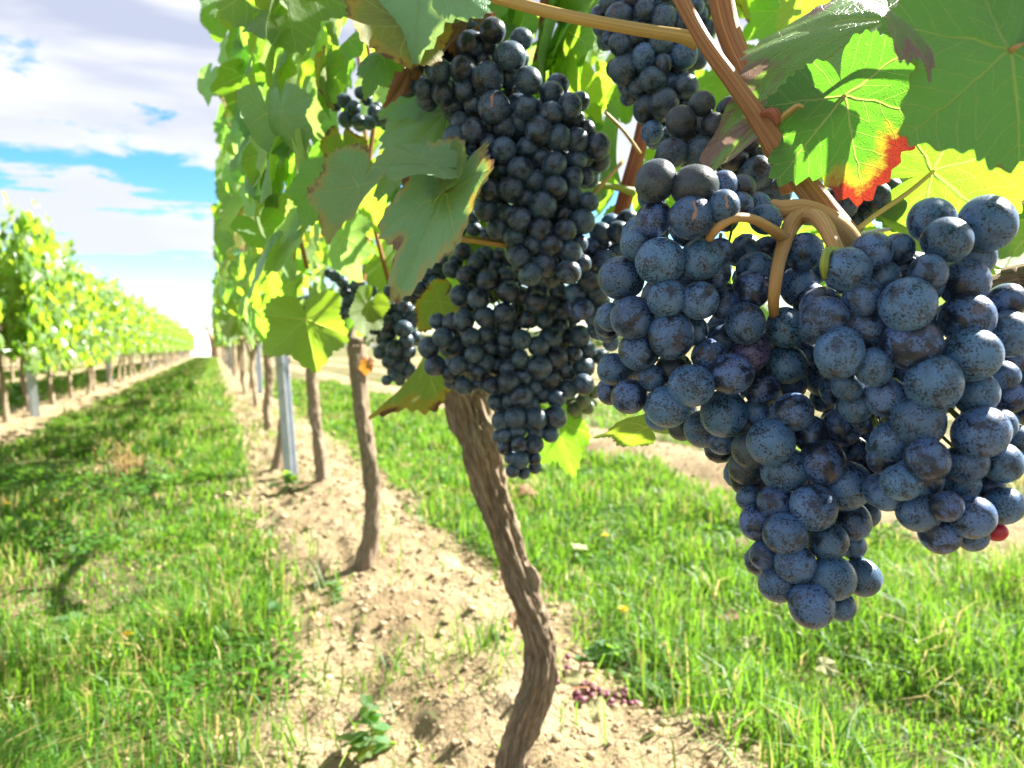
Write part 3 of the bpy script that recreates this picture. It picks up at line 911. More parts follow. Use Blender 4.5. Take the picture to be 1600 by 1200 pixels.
R_ = parse("""120,505,32,0 165,545,35,0 205,465,28,1 240,440,28,0 130,600,35,1 190,605,30,0 250,615,30,0 300,590,38,0 340,555,30,0 235,500,25,1 270,560,30,1 80,530,25,1 375,590,30,1 400,540,32,1 330,620,28,1""", 500, 0, 3.2)
S_ = parse("""585,600,65,0 510,570,50,1 490,650,50,1 430,620,40,2 610,700,60,1 745,650,68,0 770,760,60,1 660,830,65,0 590,800,50,1 540,860,55,1 785,850,60,1 615,945,55,0 695,985,58,0
740,920,60,1 780,1020,55,1 680,1075,45,0 595,1110,42,0 715,1115,35,1 650,1030,45,2 760,460,55,1 640,470,60,2 850,720,50,2 560,740,50,2 690,560,55,2 820,560,55,2""", 500, 400, 5.714)
T_ = parse("""130,180,45,0 200,230,50,0 340,265,60,0 330,370,55,0 230,330,50,1 290,300,50,1 420,330,50,1 260,400,50,0 400,440,50,1 215,460,45,0 270,500,45,1 220,520,40,1 190,600,30,1 80,155,25,1 340,450,45,2""", 500, 400, 5.714)
U_ = parse("""1010,110,60,0 1030,240,60,0 880,290,60,0 1100,60,50,1 1120,280,50,0 780,350,50,1 950,180,50,1 960,330,50,1 1080,170,50,1 850,380,45,1""", 500, 400, 5.714)
V_ = parse("""1240,945,55,0,g 1180,1000,55,0,g 1270,990,50,0,g 1320,880,45,0,g 1160,940,50,1,g 1300,950,45,1,g""", 640, 420, S4)
K_ = parse("""470,475,12,0 482,470,10,0 490,482,10,1 476,488,10,0 462,482,9,1 496,470,9,1 440,497,8,0 448,505,8,1""", 0, 0, 1.0)

R_, S_, T_, U_ = [[(b[0], b[1], b[2]*1.13, b[3], b[4]) for b in q] for q in (R_, S_, T_, U_)]
S_ += [(595, 470, 11, 1, ''), (610, 455, 11, 1, ''), (625, 480, 11, 1, ''), (580, 455, 10, 1, ''), (600, 490, 11, 2, ''), (640, 500, 11, 2, ''), (660, 480, 11, 2, ''), (655, 450, 11, 2, '')]
def dep(Dc, cx, w, k):
    return lambda px, py: Dc + k*((px-cx)/w)**2
def dep_A(px, py):
    if py < 640:
        return 0.302 + 0.026*((px-1110)/170)**2 + 0.00006*(py-500)
    return 0.304 + 0.016*((px-1255)/105)**2
build_bunch("nearest large two-lobed blue grape bunch whose long tip hangs lowest over the grass", A_, dep_A, (M_GRAPE, M_GRAPE), (1225, 372, .325), lod=4, fill=80, thick=.055, seed=1, tight=1.0)
build_bunch("big blue grape bunch at the right edge with sunlit rims and one red grape", C_, dep(0.262, 1430, 190, 0.020), (M_GRAPE, M_GRAPE), (1325, 385, .300), lod=4, fill=70, thick=.055, seed=2, tight=1.0)
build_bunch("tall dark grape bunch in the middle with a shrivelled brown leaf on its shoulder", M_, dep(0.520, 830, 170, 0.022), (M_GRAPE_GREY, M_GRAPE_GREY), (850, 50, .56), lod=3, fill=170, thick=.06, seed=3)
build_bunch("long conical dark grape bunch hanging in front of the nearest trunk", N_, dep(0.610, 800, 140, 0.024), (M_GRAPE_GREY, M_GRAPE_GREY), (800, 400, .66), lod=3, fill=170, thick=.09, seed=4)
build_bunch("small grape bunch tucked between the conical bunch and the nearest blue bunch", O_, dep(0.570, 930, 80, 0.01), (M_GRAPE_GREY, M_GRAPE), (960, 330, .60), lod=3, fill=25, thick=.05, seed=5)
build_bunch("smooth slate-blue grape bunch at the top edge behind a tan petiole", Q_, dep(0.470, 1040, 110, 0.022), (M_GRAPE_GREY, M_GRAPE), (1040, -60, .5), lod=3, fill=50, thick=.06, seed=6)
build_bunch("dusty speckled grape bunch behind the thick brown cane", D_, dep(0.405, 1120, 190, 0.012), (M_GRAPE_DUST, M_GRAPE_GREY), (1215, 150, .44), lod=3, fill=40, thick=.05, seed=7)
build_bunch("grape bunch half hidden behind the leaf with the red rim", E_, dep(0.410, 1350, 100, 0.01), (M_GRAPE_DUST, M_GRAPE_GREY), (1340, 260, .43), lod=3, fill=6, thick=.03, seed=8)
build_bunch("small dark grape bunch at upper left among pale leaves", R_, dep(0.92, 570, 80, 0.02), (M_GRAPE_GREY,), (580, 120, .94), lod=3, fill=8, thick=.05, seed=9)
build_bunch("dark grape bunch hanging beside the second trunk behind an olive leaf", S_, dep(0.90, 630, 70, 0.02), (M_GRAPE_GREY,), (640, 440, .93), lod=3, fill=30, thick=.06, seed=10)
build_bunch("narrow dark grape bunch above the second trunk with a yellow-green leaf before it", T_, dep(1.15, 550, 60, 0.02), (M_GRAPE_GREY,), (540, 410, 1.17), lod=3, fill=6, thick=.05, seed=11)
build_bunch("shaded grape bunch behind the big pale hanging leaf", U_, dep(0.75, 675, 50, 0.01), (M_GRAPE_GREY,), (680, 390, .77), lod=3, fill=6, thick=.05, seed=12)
build_bunch("tiny greenish grape cluster right of the conical bunch's tip", V_, dep(0.68, 915, 30, 0.01), (M_GRAPE_GREEN,), (910, 590, .70), lod=3, fill=2, thick=.03, seed=13)
build_bunch("distant small grape bunch with white glints above the near steel post", K_, dep(1.7, 470, 30, 0.01), (M_GRAPE_GREY,), (472, 455, 1.71), lod=2, fill=2, thick=.05, seed=14)

# ------------------------------------------------------------------ vines
def bark_disp(seed, amp):
    def f(u, v, r):
        a = 2*np.pi*u
        k = 3.2
        tw = a + v*3.0
        n1 = fbm(np.cos(tw)*k+seed, np.sin(tw)*k, v*16.0, 3, seed)
        n2 = fbm(np.cos(tw)*9+seed, np.sin(tw)*9, v*42.0 + 0*a, 2, seed+9)
        kn = vnoise(np.cos(a)*1.2, np.sin(a)*1.2+seed, v*16.0 + 0*a, seed+17)
        return r*amp*((n1-0.5)*0.85 + (n2-0.5)*0.75 + np.clip(kn-0.66, 0, 1)*2.5)
    return f

def make_trunk(name, pts, rad, parent, seed, amp=0.55, segs=40, n=110):
    return tube(name, pts, rad, M_BARK, parent, segs, n, bark_disp(seed, amp))

GROUP_NEAR = "grapevines of the near row"
SUNV = np.array(SUN_DIR)
CLEAR = [np.array(P(1450, 420, .27)), np.array(P(1300, 560, .27)), np.array(P(1540, 700, .28))]
def shades_front(c):
    if c[1] > 0.9:
        return False
    for q in CLEAR:
        v = c-q
        t = v @ SUNV
        if t > 0 and np.linalg.norm(v-SUNV*t) < 0.12:
            return True
    return False

def rand_leaf_pose(r_, c, side):
    """a leaf on the canopy wall: hangs tip down, upper face out and up."""
    n = Vector((side*1.0 + r_.gauss(0, .45), r_.gauss(0, .5), 0.55 + r_.gauss(0, .35)))
    t = Vector((side*0.25 + r_.gauss(0, .3), r_.gauss(0, .45), -1.0 + r_.gauss(0, .25)))
    return t, n

_fol_cache = {}
def foliage_mesh(key, n, xr, zr, y0, y1, seed, size=(.042, .068), face=0.5):
    """many small leaves joined, in coordinates local to the vine base (x across, y along the row)."""
    r_ = random.Random(seed)
    tmpl = [leaf_arrays(14, 1, k+1, False, *c) for k, c in enumerate([(0.1, .15, .1, .2, .02), (.25, .05, .12, .1, .02), (-.1, .25, .1, .3, .02)])]
    VV, FF, UU, RR, RN = [], [], [], [], []
    k = 0
    for i in range(n):
        u = r_.random()
        if u < face:
            x = xr[0] + abs(r_.gauss(0, .07))*1.0; side = -1
        elif u < 2*face:
            x = xr[1] - abs(r_.gauss(0, .07)); side = 1
        else:
            x = r_.uniform(*xr); side = r_.choice((-1, 1))
        z = r_.uniform(*zr)
        if z > zr[1]-0.12 and r_.random() < .5:
            z = zr[1] + r_.gauss(0, .07)
        y = r_.uniform(y0, y1)
        t, nn = rand_leaf_pose(r_, (x, y, z), side)
        V, F, UV, RIM = tmpl[r_.randrange(3)]
        L = r_.uniform(*size)
        M = np.array(leaf_matrix((x, y, z), t, nn, L))
        VV.append(V @ M[:3, :3].T + M[:3, 3]); UU.append(UV); RR.append(RIM)
        FF += [tuple(q+k for q in f) for f in F]; RN += [r_.random()]*len(F); k += len(V)
    return mesh_from("foliage", np.concatenate(VV), FF, M_LEAF_LOW, True, {'leaf': np.concatenate(UU), 'rim': np.concatenate(RR)}, RN)

def near_canopy(root, y0, y1, n_leaf, n_back, seed, xr=(.035, .46), zr=(.66, 1.36), lod='mid', behind=None, size=(.033, .049)):
    """single leaves where the picture shows them, the rest of the crown as one mass."""
    r_ = random.Random(seed)
    placed = 0; tries = 0
    while placed < n_leaf and tries < n_leaf*25:
        tries += 1
        u = r_.random()
        if u < .70:
            x = xr[0] + abs(r_.gauss(0, .06)); side = -1
        elif u < .9:
            x = r_.uniform(*xr); side = r_.choice((-1, -1, 1))
        else:
            x = xr[1]-abs(r_.gauss(0, .06)); side = 1
        y = r_.uniform(y0, y1); z = r_.uniform(*zr)
        if z < .75 and r_.random() < .45: continue
        c = np.array((x, y, z))
        px, py, D = proj(c)
        if D < .3 or px < 306 + 26*r_.random() or px > 1680 or py < -130 or py > 660: continue
        if behind is not None and not behind(px, py, D): continue
        if shades_front(c): continue
        t, nn = rand_leaf_pose(r_, c, side)
        w = r_.random()
        mat = M_LEAF if w < .68 else (M_LEAF_BROWN_RIM if w < .76 else M_LEAF_PALE)
        L = r_.uniform(*size)
        place_leaf(root, leaf_mesh(lod, r_.randrange(6), mat), c, t, nn, L, r_.uniform(.9, 1.1))
        placed += 1
    # mass of leaves out of view and deep in the row
    r2 = random.Random(seed+500)
    tm = [leaf_arrays(14, 1, k+1, False, *cc) for k, cc in enumerate([(0.1, .15, .1, .2, .02), (.25, .05, .12, .1, .02), (-.1, .25, .1, .3, .02)])]
    VV, FF, UU, RR, RN = [], [], [], [], []
    k = 0
    base = np.array(root.location)
    got = 0; tries = 0
    while got < n_back and tries < n_back*10:
        tries += 1
        x = r2.uniform(xr[0]+.04, xr[1]); y = r2.uniform(y0, y1); z = r2.uniform(zr[0]+.06, zr[1]+.03)
        c = np.array((x, y, z))
        px, py, D = proj(c)
        inview = D > .05 and 250 < px < 1700 and -100 < py < 1300
        if inview and (D < 1.2 or x < .14): continue
        if D < .45 and px > -400: continue
        if shades_front(c): continue
        t, nn = rand_leaf_pose(r2, c, r2.choice((-1, 1)))
        V, F, UV, RIM = tm[r2.randrange(3)]
        M = np.array(leaf_matrix(c-base, t, nn, r2.uniform(.042, .066)))
        VV.append(V @ M[:3, :3].T + M[:3, 3]); UU.append(UV); RR.append(RIM)
        FF += [tuple(q+k for q in f) for f in F]; RN += [r2.random()]*len(F); k += len(V)
        got += 1
    if VV:
        kind(link("foliage", mesh_from("foliage", np.concatenate(VV), FF, M_LEAF_LOW, True, {'leaf': np.concatenate(UU), 'rim': np.concatenate(RR)}, RN), root), 'stuff')

def behind_bunches(px, py, D):
    if 500 < px < 640 and 110 < py < 220: return D > .97
    if 460 < px < 640 and 360 < py < 590: return D > 1.2
    if 545 < px < 740 and 420 < py < 650: return D > .96
    if 610 < px < 740 and 350 < py < 500: return D > .82
    if 455 < px < 500 and 450 < py < 500: return D > 1.75
    if px > 1150: return D > .62
    if px > 930: return D > .60
    if px > 690 and py > 380: return D > .78
    if px > 610: return D > .70
    if px > 560: return D > .66
    return D > .62

# --- the vine beside the camera: canes and hero leaves above the front bunches
v0 = thing("grapevine", "nearest grapevine with brown canes and a red-rimmed leaf above the front bunches", "grapevine", (0.42, -0.10, gz(.42, -.1)), GROUP_NEAR)
make_trunk("trunk", [(0.42, -.10, -.03), (.44, -.11, .2), (.41, -.08, .4), (.43, -.06, .62)], [.027, .024, .026, .030], v0, 3, n=60)
tube("cordon", [Vector((.43, -.06, .60)), Vector((.42, .04, .66)), P(1640, 428, .36), P(1590, 440, .37), P(1530, 452, .38), P(1440, 440, .41), P(1345, 400, .42)], [.026, .016, .0060, .0056, .005, .005, .0045], M_BARK_OLD, v0, 16, 60, bark_disp(5, .4))
# thick shoot with its node
def node_disp(u, v, r):
    return r*(0.022*np.sin(2*np.pi*u*11 + 3*vnoise(u*4, 0*u+v*20)) + .16*(fbm(np.cos(2*np.pi*u)*1.5+3, np.sin(2*np.pi*u)*1.5, v*45+0*u, 3, 5)-.5))
tube("cane", [P(1338, 395, .352), P(1318, 365, .352), P(1290, 328, .353), P(1262, 292, .355), P(1240, 262, .356), P(1222, 240, .357), P(1214, 226, .357), P(1205, 212, .357), P(1188, 188, .358), P(1172, 165, .358), P(1140, 120, .360), P(1105, 72, .362), P(1075, 20, .364), P(1045, -40, .366)],
     [.0064, .0064, .0060, .0058, .0057, .0062, .0069, .0062, .0050, .0043, .0039, .0037, .0036, .0036], M_CANE, v0, 20, 110, node_disp)
tube("cane", [P(1235, 300, .385), P(1208, 215, .385), P(1192, 165, .388), P(1165, 110, .395), P(1138, 45, .40), P(1120, -40, .40)], [.0045, .0052, .0056, .0058, .0062, .0064], M_CANE, v0, 18, 60, node_disp)
tube("cane", [P(1300, 165, .40), P(1312, 130, .40), P(1322, 90, .40), P(1340, 20, .41)], [.0042, .0042, .0042, .004], M_CANE, v0, 12, 24)
tube("bud", [P(1192, 178, .352), P(1206, 176, .347), P(1213, 182, .345), P(1216, 196, .344)], [.0016, .0024, .0026, .0008], M_CANE_RED, v0, 10, 14)
tube("tendril", [P(1214, 190, .345), P(1232, 176, .343), P(1246, 166, .341), P(1256, 168, .339)], [.0014, .0016, .0014, .0006], M_PETIOLE, v0, 8, 16)
tube("shoot", [P(1090, 64, .40), P(1062, 56, .40), P(1010, 48, .405), P(930, 34, .41), P(855, 18, .42), P(770, -5, .43)], [.0050, .0036, .0034, .0033, .0033, .0033], M_PETIOLE, v0, 14, 50)
# bunch stalks
tube("bunch_stalk", [P(1340, 398, .335), P(1318, 362, .327), P(1288, 338, .322), P(1252, 325, .320), P(1222, 328, .320), P(1206, 322, .324)], [.0052, .0046, .0040, .0036, .0040, .0030], M_STALK, v0, 14, 46, bark_disp(8, .15))
tube("bunch_stalk", [P(1262, 330, .321), P(1240, 346, .316), P(1228, 372, .312), P(1218, 405, .303), P(1212, 440, .297), P(1209, 478, .303), P(1212, 520, .335)], [.0036, .0036, .0032, .0026, .0024, .0021, .0016], M_STALK, v0, 14, 46, bark_disp(9, .15))
tube("bunch_stalk", [P(1228, 374, .312), P(1205, 358, .300), P(1178, 343, .292), P(1148, 341, .288), P(1122, 356, .290), P(1108, 372, .296)], [.0026, .0021, .0018, .0017, .0017, .0018], M_STALK, v0, 12, 40, bark_disp(10, .12))
tube("bunch_stalk", [P(1258, 340, .318), P(1275, 340, .308), P(1288, 352, .298), P(1300, 375, .290), P(1312, 400, .286)], [.0030, .0034, .0032, .0028, .0024], M_STALK, v0, 12, 40, bark_disp(12, .12))
tube("bunch_stalk", [P(1312, 395, .288), P(1294, 392, .272), P(1288, 412, .268), P(1290, 432, .272)], [.0020, .0014, .0016, .0014], M_STALK_GREEN, v0, 10, 24)
tube("bunch_stalk", [P(1395, 405, .288), P(1415, 410, .285), P(1428, 420, .28), P(1416, 440, .275)], [.0016, .0016, .0018, .0014], M_STALK_GREEN, v0, 10, 20)

# hero leaves of the front vine
hero_leaf(v0, (1319, 151), (1352, 308), .335, .322, side=-1, tilt=(.10, .25), var=1, mat=M_LEAF_RED, sx=.95, curl=(.06, .06, .05, .05, .018), label="backlit leaf with a bright red and orange rim", petiole=[(1300, 158, .37), (1262, 195, .38), (1225, 225, .362)])
hero_leaf(v0, (1577, 80), (1430, 205), .232, .222, side=1, tilt=(.15, .10), var=3, mat=M_LEAF, sx=.92, curl=(.08, .04, .05, .08, .02), label="large shaded dark green leaf at the right edge", petiole=[(1620, 60, .24), (1680, 60, .27), (1740, 150, .32)])
hero_leaf(v0, (1392, 30), (1108, 165), .362, .335, side=1, tilt=(.45, .95), var=2, mat=M_LEAF_PURPLE, sx=0.40, curl=(.30, .10, .10, .10, .025), label="leaf with purple blotches over the brown cane", petiole=[(1420, 20, .35), (1470, 5, .345), (1560, -20, .34)])
hero_leaf(v0, (1376, 10), (1502, 76), .222, .214, side=1, tilt=(.87, 1.0), var=4, mat=M_LEAF_PURPLE, sx=0.42, curl=(.30, .10, .10, .25, .02), label="curled leaf whose upper face glares white in the sun")
hero_leaf(v0, (1458, 268), (1640, 215), .400, .390, side=-1, tilt=(.15, .2), var=0, mat=M_LEAF, sx=1.0, label="bright yellow-green leaf lit through by the sun", petiole=[(1420, 300, .385), (1370, 335, .37), (1335, 362, .355)])
hero_leaf(v0, (1460, 285), (1370, 420), .440, .425, side=-1, tilt=(0, .3), var=5, mat=M_LEAF, sx=1.0)
hero_leaf(v0, (1640, 330), (1530, 445), .430, .420, side=-1, tilt=(.1, .3), var=1, mat=M_LEAF, sx=1.0)
hero_leaf(v0, (1300, -60), (1320, 45), .42, .41, side=-1, tilt=(0, .3), var=2, mat=M_LEAF, sx=1.1)
hero_leaf(v0, (1480, -60), (1400, 60), .40, .39, side=-1, tilt=(.1, .3), var=0, mat=M_LEAF, sx=1.1)
hero_leaf(v0, (1230, -70), (1230, 20), .47, .46, side=-1, tilt=(0, .3), var=4, mat=M_LEAF, sx=1.2)
hero_leaf(v0, (1010, 668), (960, 640), .46, .44, side=-1, tilt=(.35, .75), var=1, mat=M_LEAF, sx=1.2, label="sunlit leaf peeping out below the left lobe of the nearest bunch")
hero_leaf(v0, (1600, -40), (1600, 70), .33, .32, side=1, tilt=(.4, .5), var=2, mat=M_LEAF, sx=1.1)

for k_, (px_, py_, D_, t_) in enumerate(((1577, 80, .230, .07), (1500, 110, .228, .07), (1560, 190, .226, .08), (1470, 170, .226, .08))):  # extra leaves added sunward, out of frame, to shade the large right-edge leaf
    q_ = P(px_, py_, D_) + SUN_DIR*t_
    place_leaf(v0, leaf_mesh('mid', k_ % 6, M_LEAF), q_, Vector((-.4, .5, -.5)), SUN_DIR, .040 if k_ < 4 else .05)

# --- second vine: the nearest trunk in view
gb = GP(800, 1195); Dt = proj(gb)[2]
v1 = thing("grapevine", "grapevine on the nearest twisted trunk behind the dark conical bunch", "grapevine", gb, GROUP_NEAR)
make_trunk("trunk", [gb - Vector((0, 0, .05)), P(812, 1150, Dt), P(838, 1075, Dt*.99), P(845, 1015, Dt*.99), P(828, 950, Dt*.985), P(800, 870, Dt*.98), P(772, 780, Dt*.97), P(752, 700, Dt*.96), P(728, 610, Dt*.95), P(722, 540, Dt*.94)],
           [.0205, .0168, .0170, .0182, .0170, .0176, .0198, .0225, .0260, .0280], v1, 41, .78, 72, 300)
tube("cordon", [P(722, 545, Dt*.94), P(700, 490, Dt*.98), P(650, 470, Dt*1.15), P(600, 475, Dt*1.4)], [.028, .018, .015, .012], M_BARK, v1, 16, 50, bark_disp(43, .4))
tube("cane", [P(855, -20, .74), P(851, 60, .74), P(842, 105, .74), P(838, 190, .75)], [.0066, .0068, .0070, .0066], M_CANE_RED, v1, 12, 30)
tube("cane", [P(1012, 170, .64), P(996, 240, .64), P(982, 290, .64), P(966, 350, .65), P(955, 400, .66)], [.0060, .0064, .0066, .0062, .006], M_CANE_RED, v1, 12, 30)
tube("tendril", [P(990, 300, .63), P(960, 292, .62), P(925, 288, .61)], [.004, .0028, .0026], M_STALK_GREEN, v1, 8, 16)
tube("tendril", [P(1000, 240, .62), P(975, 205, .61), P(945, 175, .60)], [.0016, .0014, .0012], M_PETIOLE, v1, 8, 16)
tube("tendril", [P(905, 325, .60), P(930, 300, .60), P(975, 250, .61)], [.0018, .0018, .0014], M_PETIOLE, v1, 8, 16)
tube("tendril", [P(700, 370, .55), P(745, 376, .55), P(810, 385, .56)], [.0022, .0024, .0026], M_PETIOLE, v1, 8, 16)
tube("cane", [P(430, -30, 1.15), P(450, 120, 1.15), P(455, 300, 1.17), P(480, 420, 1.2)], [.0035, .0036, .0036, .0036], M_CANE, v1, 10, 30)
tube("cane", [P(560, -30, 1.1), P(585, 160, 1.12), P(575, 300, 1.15), P(610, 450, 1.2)], [.0035, .0036, .0036, .0036], M_CANE, v1, 10, 30)
H = lambda *a, **k: hero_leaf(v1, *a, **k)
H((697, 300), (612, 452), .500, .478, side=1, tilt=(-.45, .75), var=0, mat=M_LEAF_PALE_RIM, sx=.56, curl=(.10, .18, .07, .12, .02), label="big pale grey-green leaf hanging beside the dark bunches", petiole=[(720, 298, .50), (745, 297, .52)])
H((676, 258), (575, 245), .490, .485, side=1, tilt=(-.3, .9), var=3, mat=M_LEAF_PALE, sx=.55, curl=(.2, .2, .1, .05, .02))
H((700, 262), (694, 330), .500, .492, side=-1, tilt=(.9, .1), var=1, mat=M_LEAF, sx=.8)
H((560, 290), (500, 372), .56, .55, side=1, tilt=(-.5, .7), var=2, mat=M_LEAF_PALE_RIM, sx=.75, label="grey-green leaf with a crisp brown edge")
H((505, 285), (470, 345), .60, .60, side=1, tilt=(-.25, .3), var=1, mat=M_LEAF, sx=.95)
H((700, 175), (590, 265), .59, .57, side=1, tilt=(-.25, .25), var=5, mat=M_LEAF_PALE, sx=.55)
H((695, 130), (600, 170), .60, .58, side=1, tilt=(-.25, .25), var=0, mat=M_LEAF_PALE, sx=.55)
H((598, 90), (572, 118), .50, .49, side=1, tilt=(-.2, .4), var=5, mat=M_LEAF, sx=.8, curl=(.55, 0, .03, .3, .03), label="small cupped round leaf left of the dark bunch's shoulder")
H((636, 38), (530, 58), .50, .47, side=-1, tilt=(-.2, -.65), var=4, mat=M_LEAF_BROWN_RIM, sx=.8, curl=(.25, .25, .1, .1, .02), label="folded leaf showing its yellow-green underside and brown margin")
H((660, -40), (640, 55), .50, .48, side=1, tilt=(-.2, .45), var=1, mat=M_LEAF_PALE, sx=1.1)
H((720, -50), (712, 30), .52, .52, side=1, tilt=(.0, .35), var=2, mat=M_LEAF_PALE, sx=.9)
H((440, -50), (462, 92), .72, .71, side=-1, tilt=(-.1, .15), var=0, mat=M_LEAF, sx=.95, label="large backlit leaf hanging at the top edge")
H((478, 500), (492, 578), .84, .82, side=1, tilt=(-.2, .35), var=3, mat=M_LEAF, sx=1.0, label="green lobed leaf low beside the steel post")
H((688, 470), (652, 512), .70, .70, side=-1, tilt=(-.2, .1), var=5, mat=M_LEAF_BROWN_RIM, sx=.8, label="olive round leaf showing its underside between two bunches")
H((576, 478), (556, 524), .88, .87, side=-1, tilt=(-.2, .1), var=5, mat=M_LEAF, sx=.75)
H((668, 552), (604, 660), .72, .70, side=-1, tilt=(.95, .2), var=1, mat=M_LEAF_BROWN_RIM, sx=.45, curl=(.1, .5, .08, .2, .02), label="folded yellowish leaf hanging below the bunches")
H((868, 660), (905, 735), .72, .71, side=-1, tilt=(.2, .4), var=1, mat=M_LEAF, sx=.8)
H((735, 30), (670, 72), .535, .525, side=1, tilt=(-.1, .5), var=4, mat=M_LEAF_DRY, sx=.55, curl=(.6, .4, .28, .5, .09), label="shrivelled brown leaf on top of the dark bunch")
H((640, 105), (618, 150), .54, .53, side=1, tilt=(.3, .2), var=4, mat=M_LEAF_DRY, sx=.5, curl=(.6, .4, .28, .5, .09))
H((573, 568), (571, 586), 1.75, 1.75, side=1, tilt=(0, .2), var=5, mat=M_LEAF_ORANGE, sx=.8, label="small orange withered leaf on the second trunk", lod='mid')
def behind_front(px, py, D):
    if px < 640: return False
    if px > 1150: return D > .50 and py < 470
    return D > .66 and py < 420
near_canopy(v0, -.35, .85, 200, 30, 131, xr=(.22, .66), zr=(.66, 1.25), behind=behind_front, size=(.034, .052))
rl = random.Random(77)
for px_, py_ in ((350, 40), (395, 150), (335, 150), (455, 170), (372, 235), (425, 260), (345, 300), (475, 215), (395, 330), (440, 345), (350, 390), (400, 415), (435, 420), (372, 470), (425, 480), (340, 470), (470, 300), (510, 210), (520, 330), (540, 400),
                 (500, 150), (450, 80), (380, 90), (520, 90), (600, 60), (640, 400), (610, 420), (590, 330), (560, 370), (415, 520), (385, 525), (440, 120), (530, 30), (530, 1440), (560, 1420), (515, 1480), (600, 1460), (640, 1440), (575, 1500), (620, 1400), (545, 1130), (580, 1160), (610, 1120), (700, 1380), (680, 1440), (540, 1520), (600, 1520)):
    D_ = rl.uniform(.85, 1.25)
    if py_ > 1000: D_, py_ = rl.uniform(1.35, 1.6), py_-1000
    elif 500 < px_ < 640 and 120 < py_ < 200 or (495 < px_ and py_ > 400): D_ = rl.uniform(1.25, 1.4)
    w_ = rl.random()
    place_leaf(v1, leaf_mesh('mid', rl.randrange(6), M_LEAF if w_ < .5 else M_LEAF_PALE), P(px_ + rl.uniform(-15, 15), py_ - 30, D_),
               Vector((rl.uniform(-.35, .1), rl.uniform(-.35, .35), -1)), Vector((-1 + rl.gauss(0, .3), -.35 + rl.gauss(0, .4), .7 + rl.gauss(0, .3))), rl.uniform(.037, .050), rl.uniform(.85, 1.05))
near_canopy(v1, .35, 1.45, 258, 40, 101, behind=behind_bunches)

# --- the next vines of the near row
def near_vine(px_path, rpx, label, seed, n_leaf, n_back, y0, y1, amp=.5, size=(.036, .054), lod='mid'):
    b = GP(*px_path[0]); D = proj(b)[2]
    v = thing("grapevine", label, "grapevine", b, GROUP_NEAR)
    pts = [b - Vector((0, 0, .04))] + [P(q[0], q[1], D) for q in px_path[1:]]
    make_trunk("trunk", pts, [r*.90*D/FPX for r in rpx], v, seed, amp, 28, 90)
    top = pts[-1]
    tube("cordon", [top, top + Vector((.01, .12, .05)), top + Vector((0, .35, .06)), top + Vector((.01, .6, .05))], [.02, .016, .013, .010], M_BARK, v, 10, 24, bark_disp(seed+2, .4))
    for q in range(3):
        yy = b.y + random.uniform(-.4, .4)
        xx = random.uniform(.1, .45)
        tube("cane", [Vector((xx, yy, .64)), Vector((xx+random.gauss(0, .03), yy+.02, .9)), Vector((xx+random.gauss(0, .05), yy+random.gauss(0, .06), 1.2)), Vector((xx, yy+random.gauss(0, .1), 1.5))], [.005, .005, .004, .003], M_CANE, v, 8, 16)
    if n_leaf:
        near_canopy(v, y0, y1, n_leaf, n_back, seed+60, lod=lod, size=size)
    return v
near_vine([(568, 870), (582, 800), (577, 720), (566, 640), (556, 540)], [17, 13, 13, 14, 16], "grapevine on the second trunk, which carries a small orange leaf", 61, 295, 50, 1.45, 2.75)
near_vine([(503, 752), (497, 690), (490, 620), (487, 570)], [10, 9, 9.5, 10], "grapevine on the slim third trunk just right of the steel post", 62, 295, 50, 2.75, 4.0)
near_vine([(428, 728), (440, 690), (444, 650), (446, 560)], [8, 8, 8, 8], "grapevine with a leaning trunk half hidden behind the near steel post", 63, 290, 90, 4.0, 5.2)
near_vine([(421, 668), (417, 640), (420, 600), (418, 545)], [7, 7, 6.5, 8], "grapevine whose thin trunk stands just left of the near steel post", 64, 290, 110, 5.2, 6.5)

TRUNKS = []
def trunk_mesh(seed):
    r_ = random.Random(seed)
    pts = [np.array((0, 0, -.05))]
    x = y = 0
    for z in (.15, .30, .46, .64):
        x += r_.gauss(0, .022); y += r_.gauss(0, .030)
        pts.append(np.array((x, y, z)))
    V, F, UV = tube_arrays(pts, [.026, .019, .019, .020, .025], 14, 36, bark_disp(seed, .5))
    # two arms along the wire
    k = len(V)
    for sg in (-1, 1):
        V2, F2, UV2 = tube_arrays([pts[-1], pts[-1]+np.array((0, sg*.15, .05)), pts[-1]+np.array((0, sg*.42, .05))], [.02, .015, .010], 8, 10)
        F += [tuple(i+k for i in f) for f in F2]; V = np.concatenate([V, V2]); UV = np.concatenate([UV, UV2]); k = len(V)
    return mesh_from("trunk", V, F, M_BARK, True, {'bark': UV})
TRUNKS = [trunk_mesh(s) for s in (201, 202, 203, 204, 205)]
FOL = [foliage_mesh(k, 250, (-.38, .06), (.66, 1.26), -.60, .60, 300+k) for k in range(4)]
FOL_L = [foliage_mesh(k, 1000, (-.25, .25), (.50, 1.28), -.56, .56, 340+k, size=(.038, .058)) for k in range(4)]

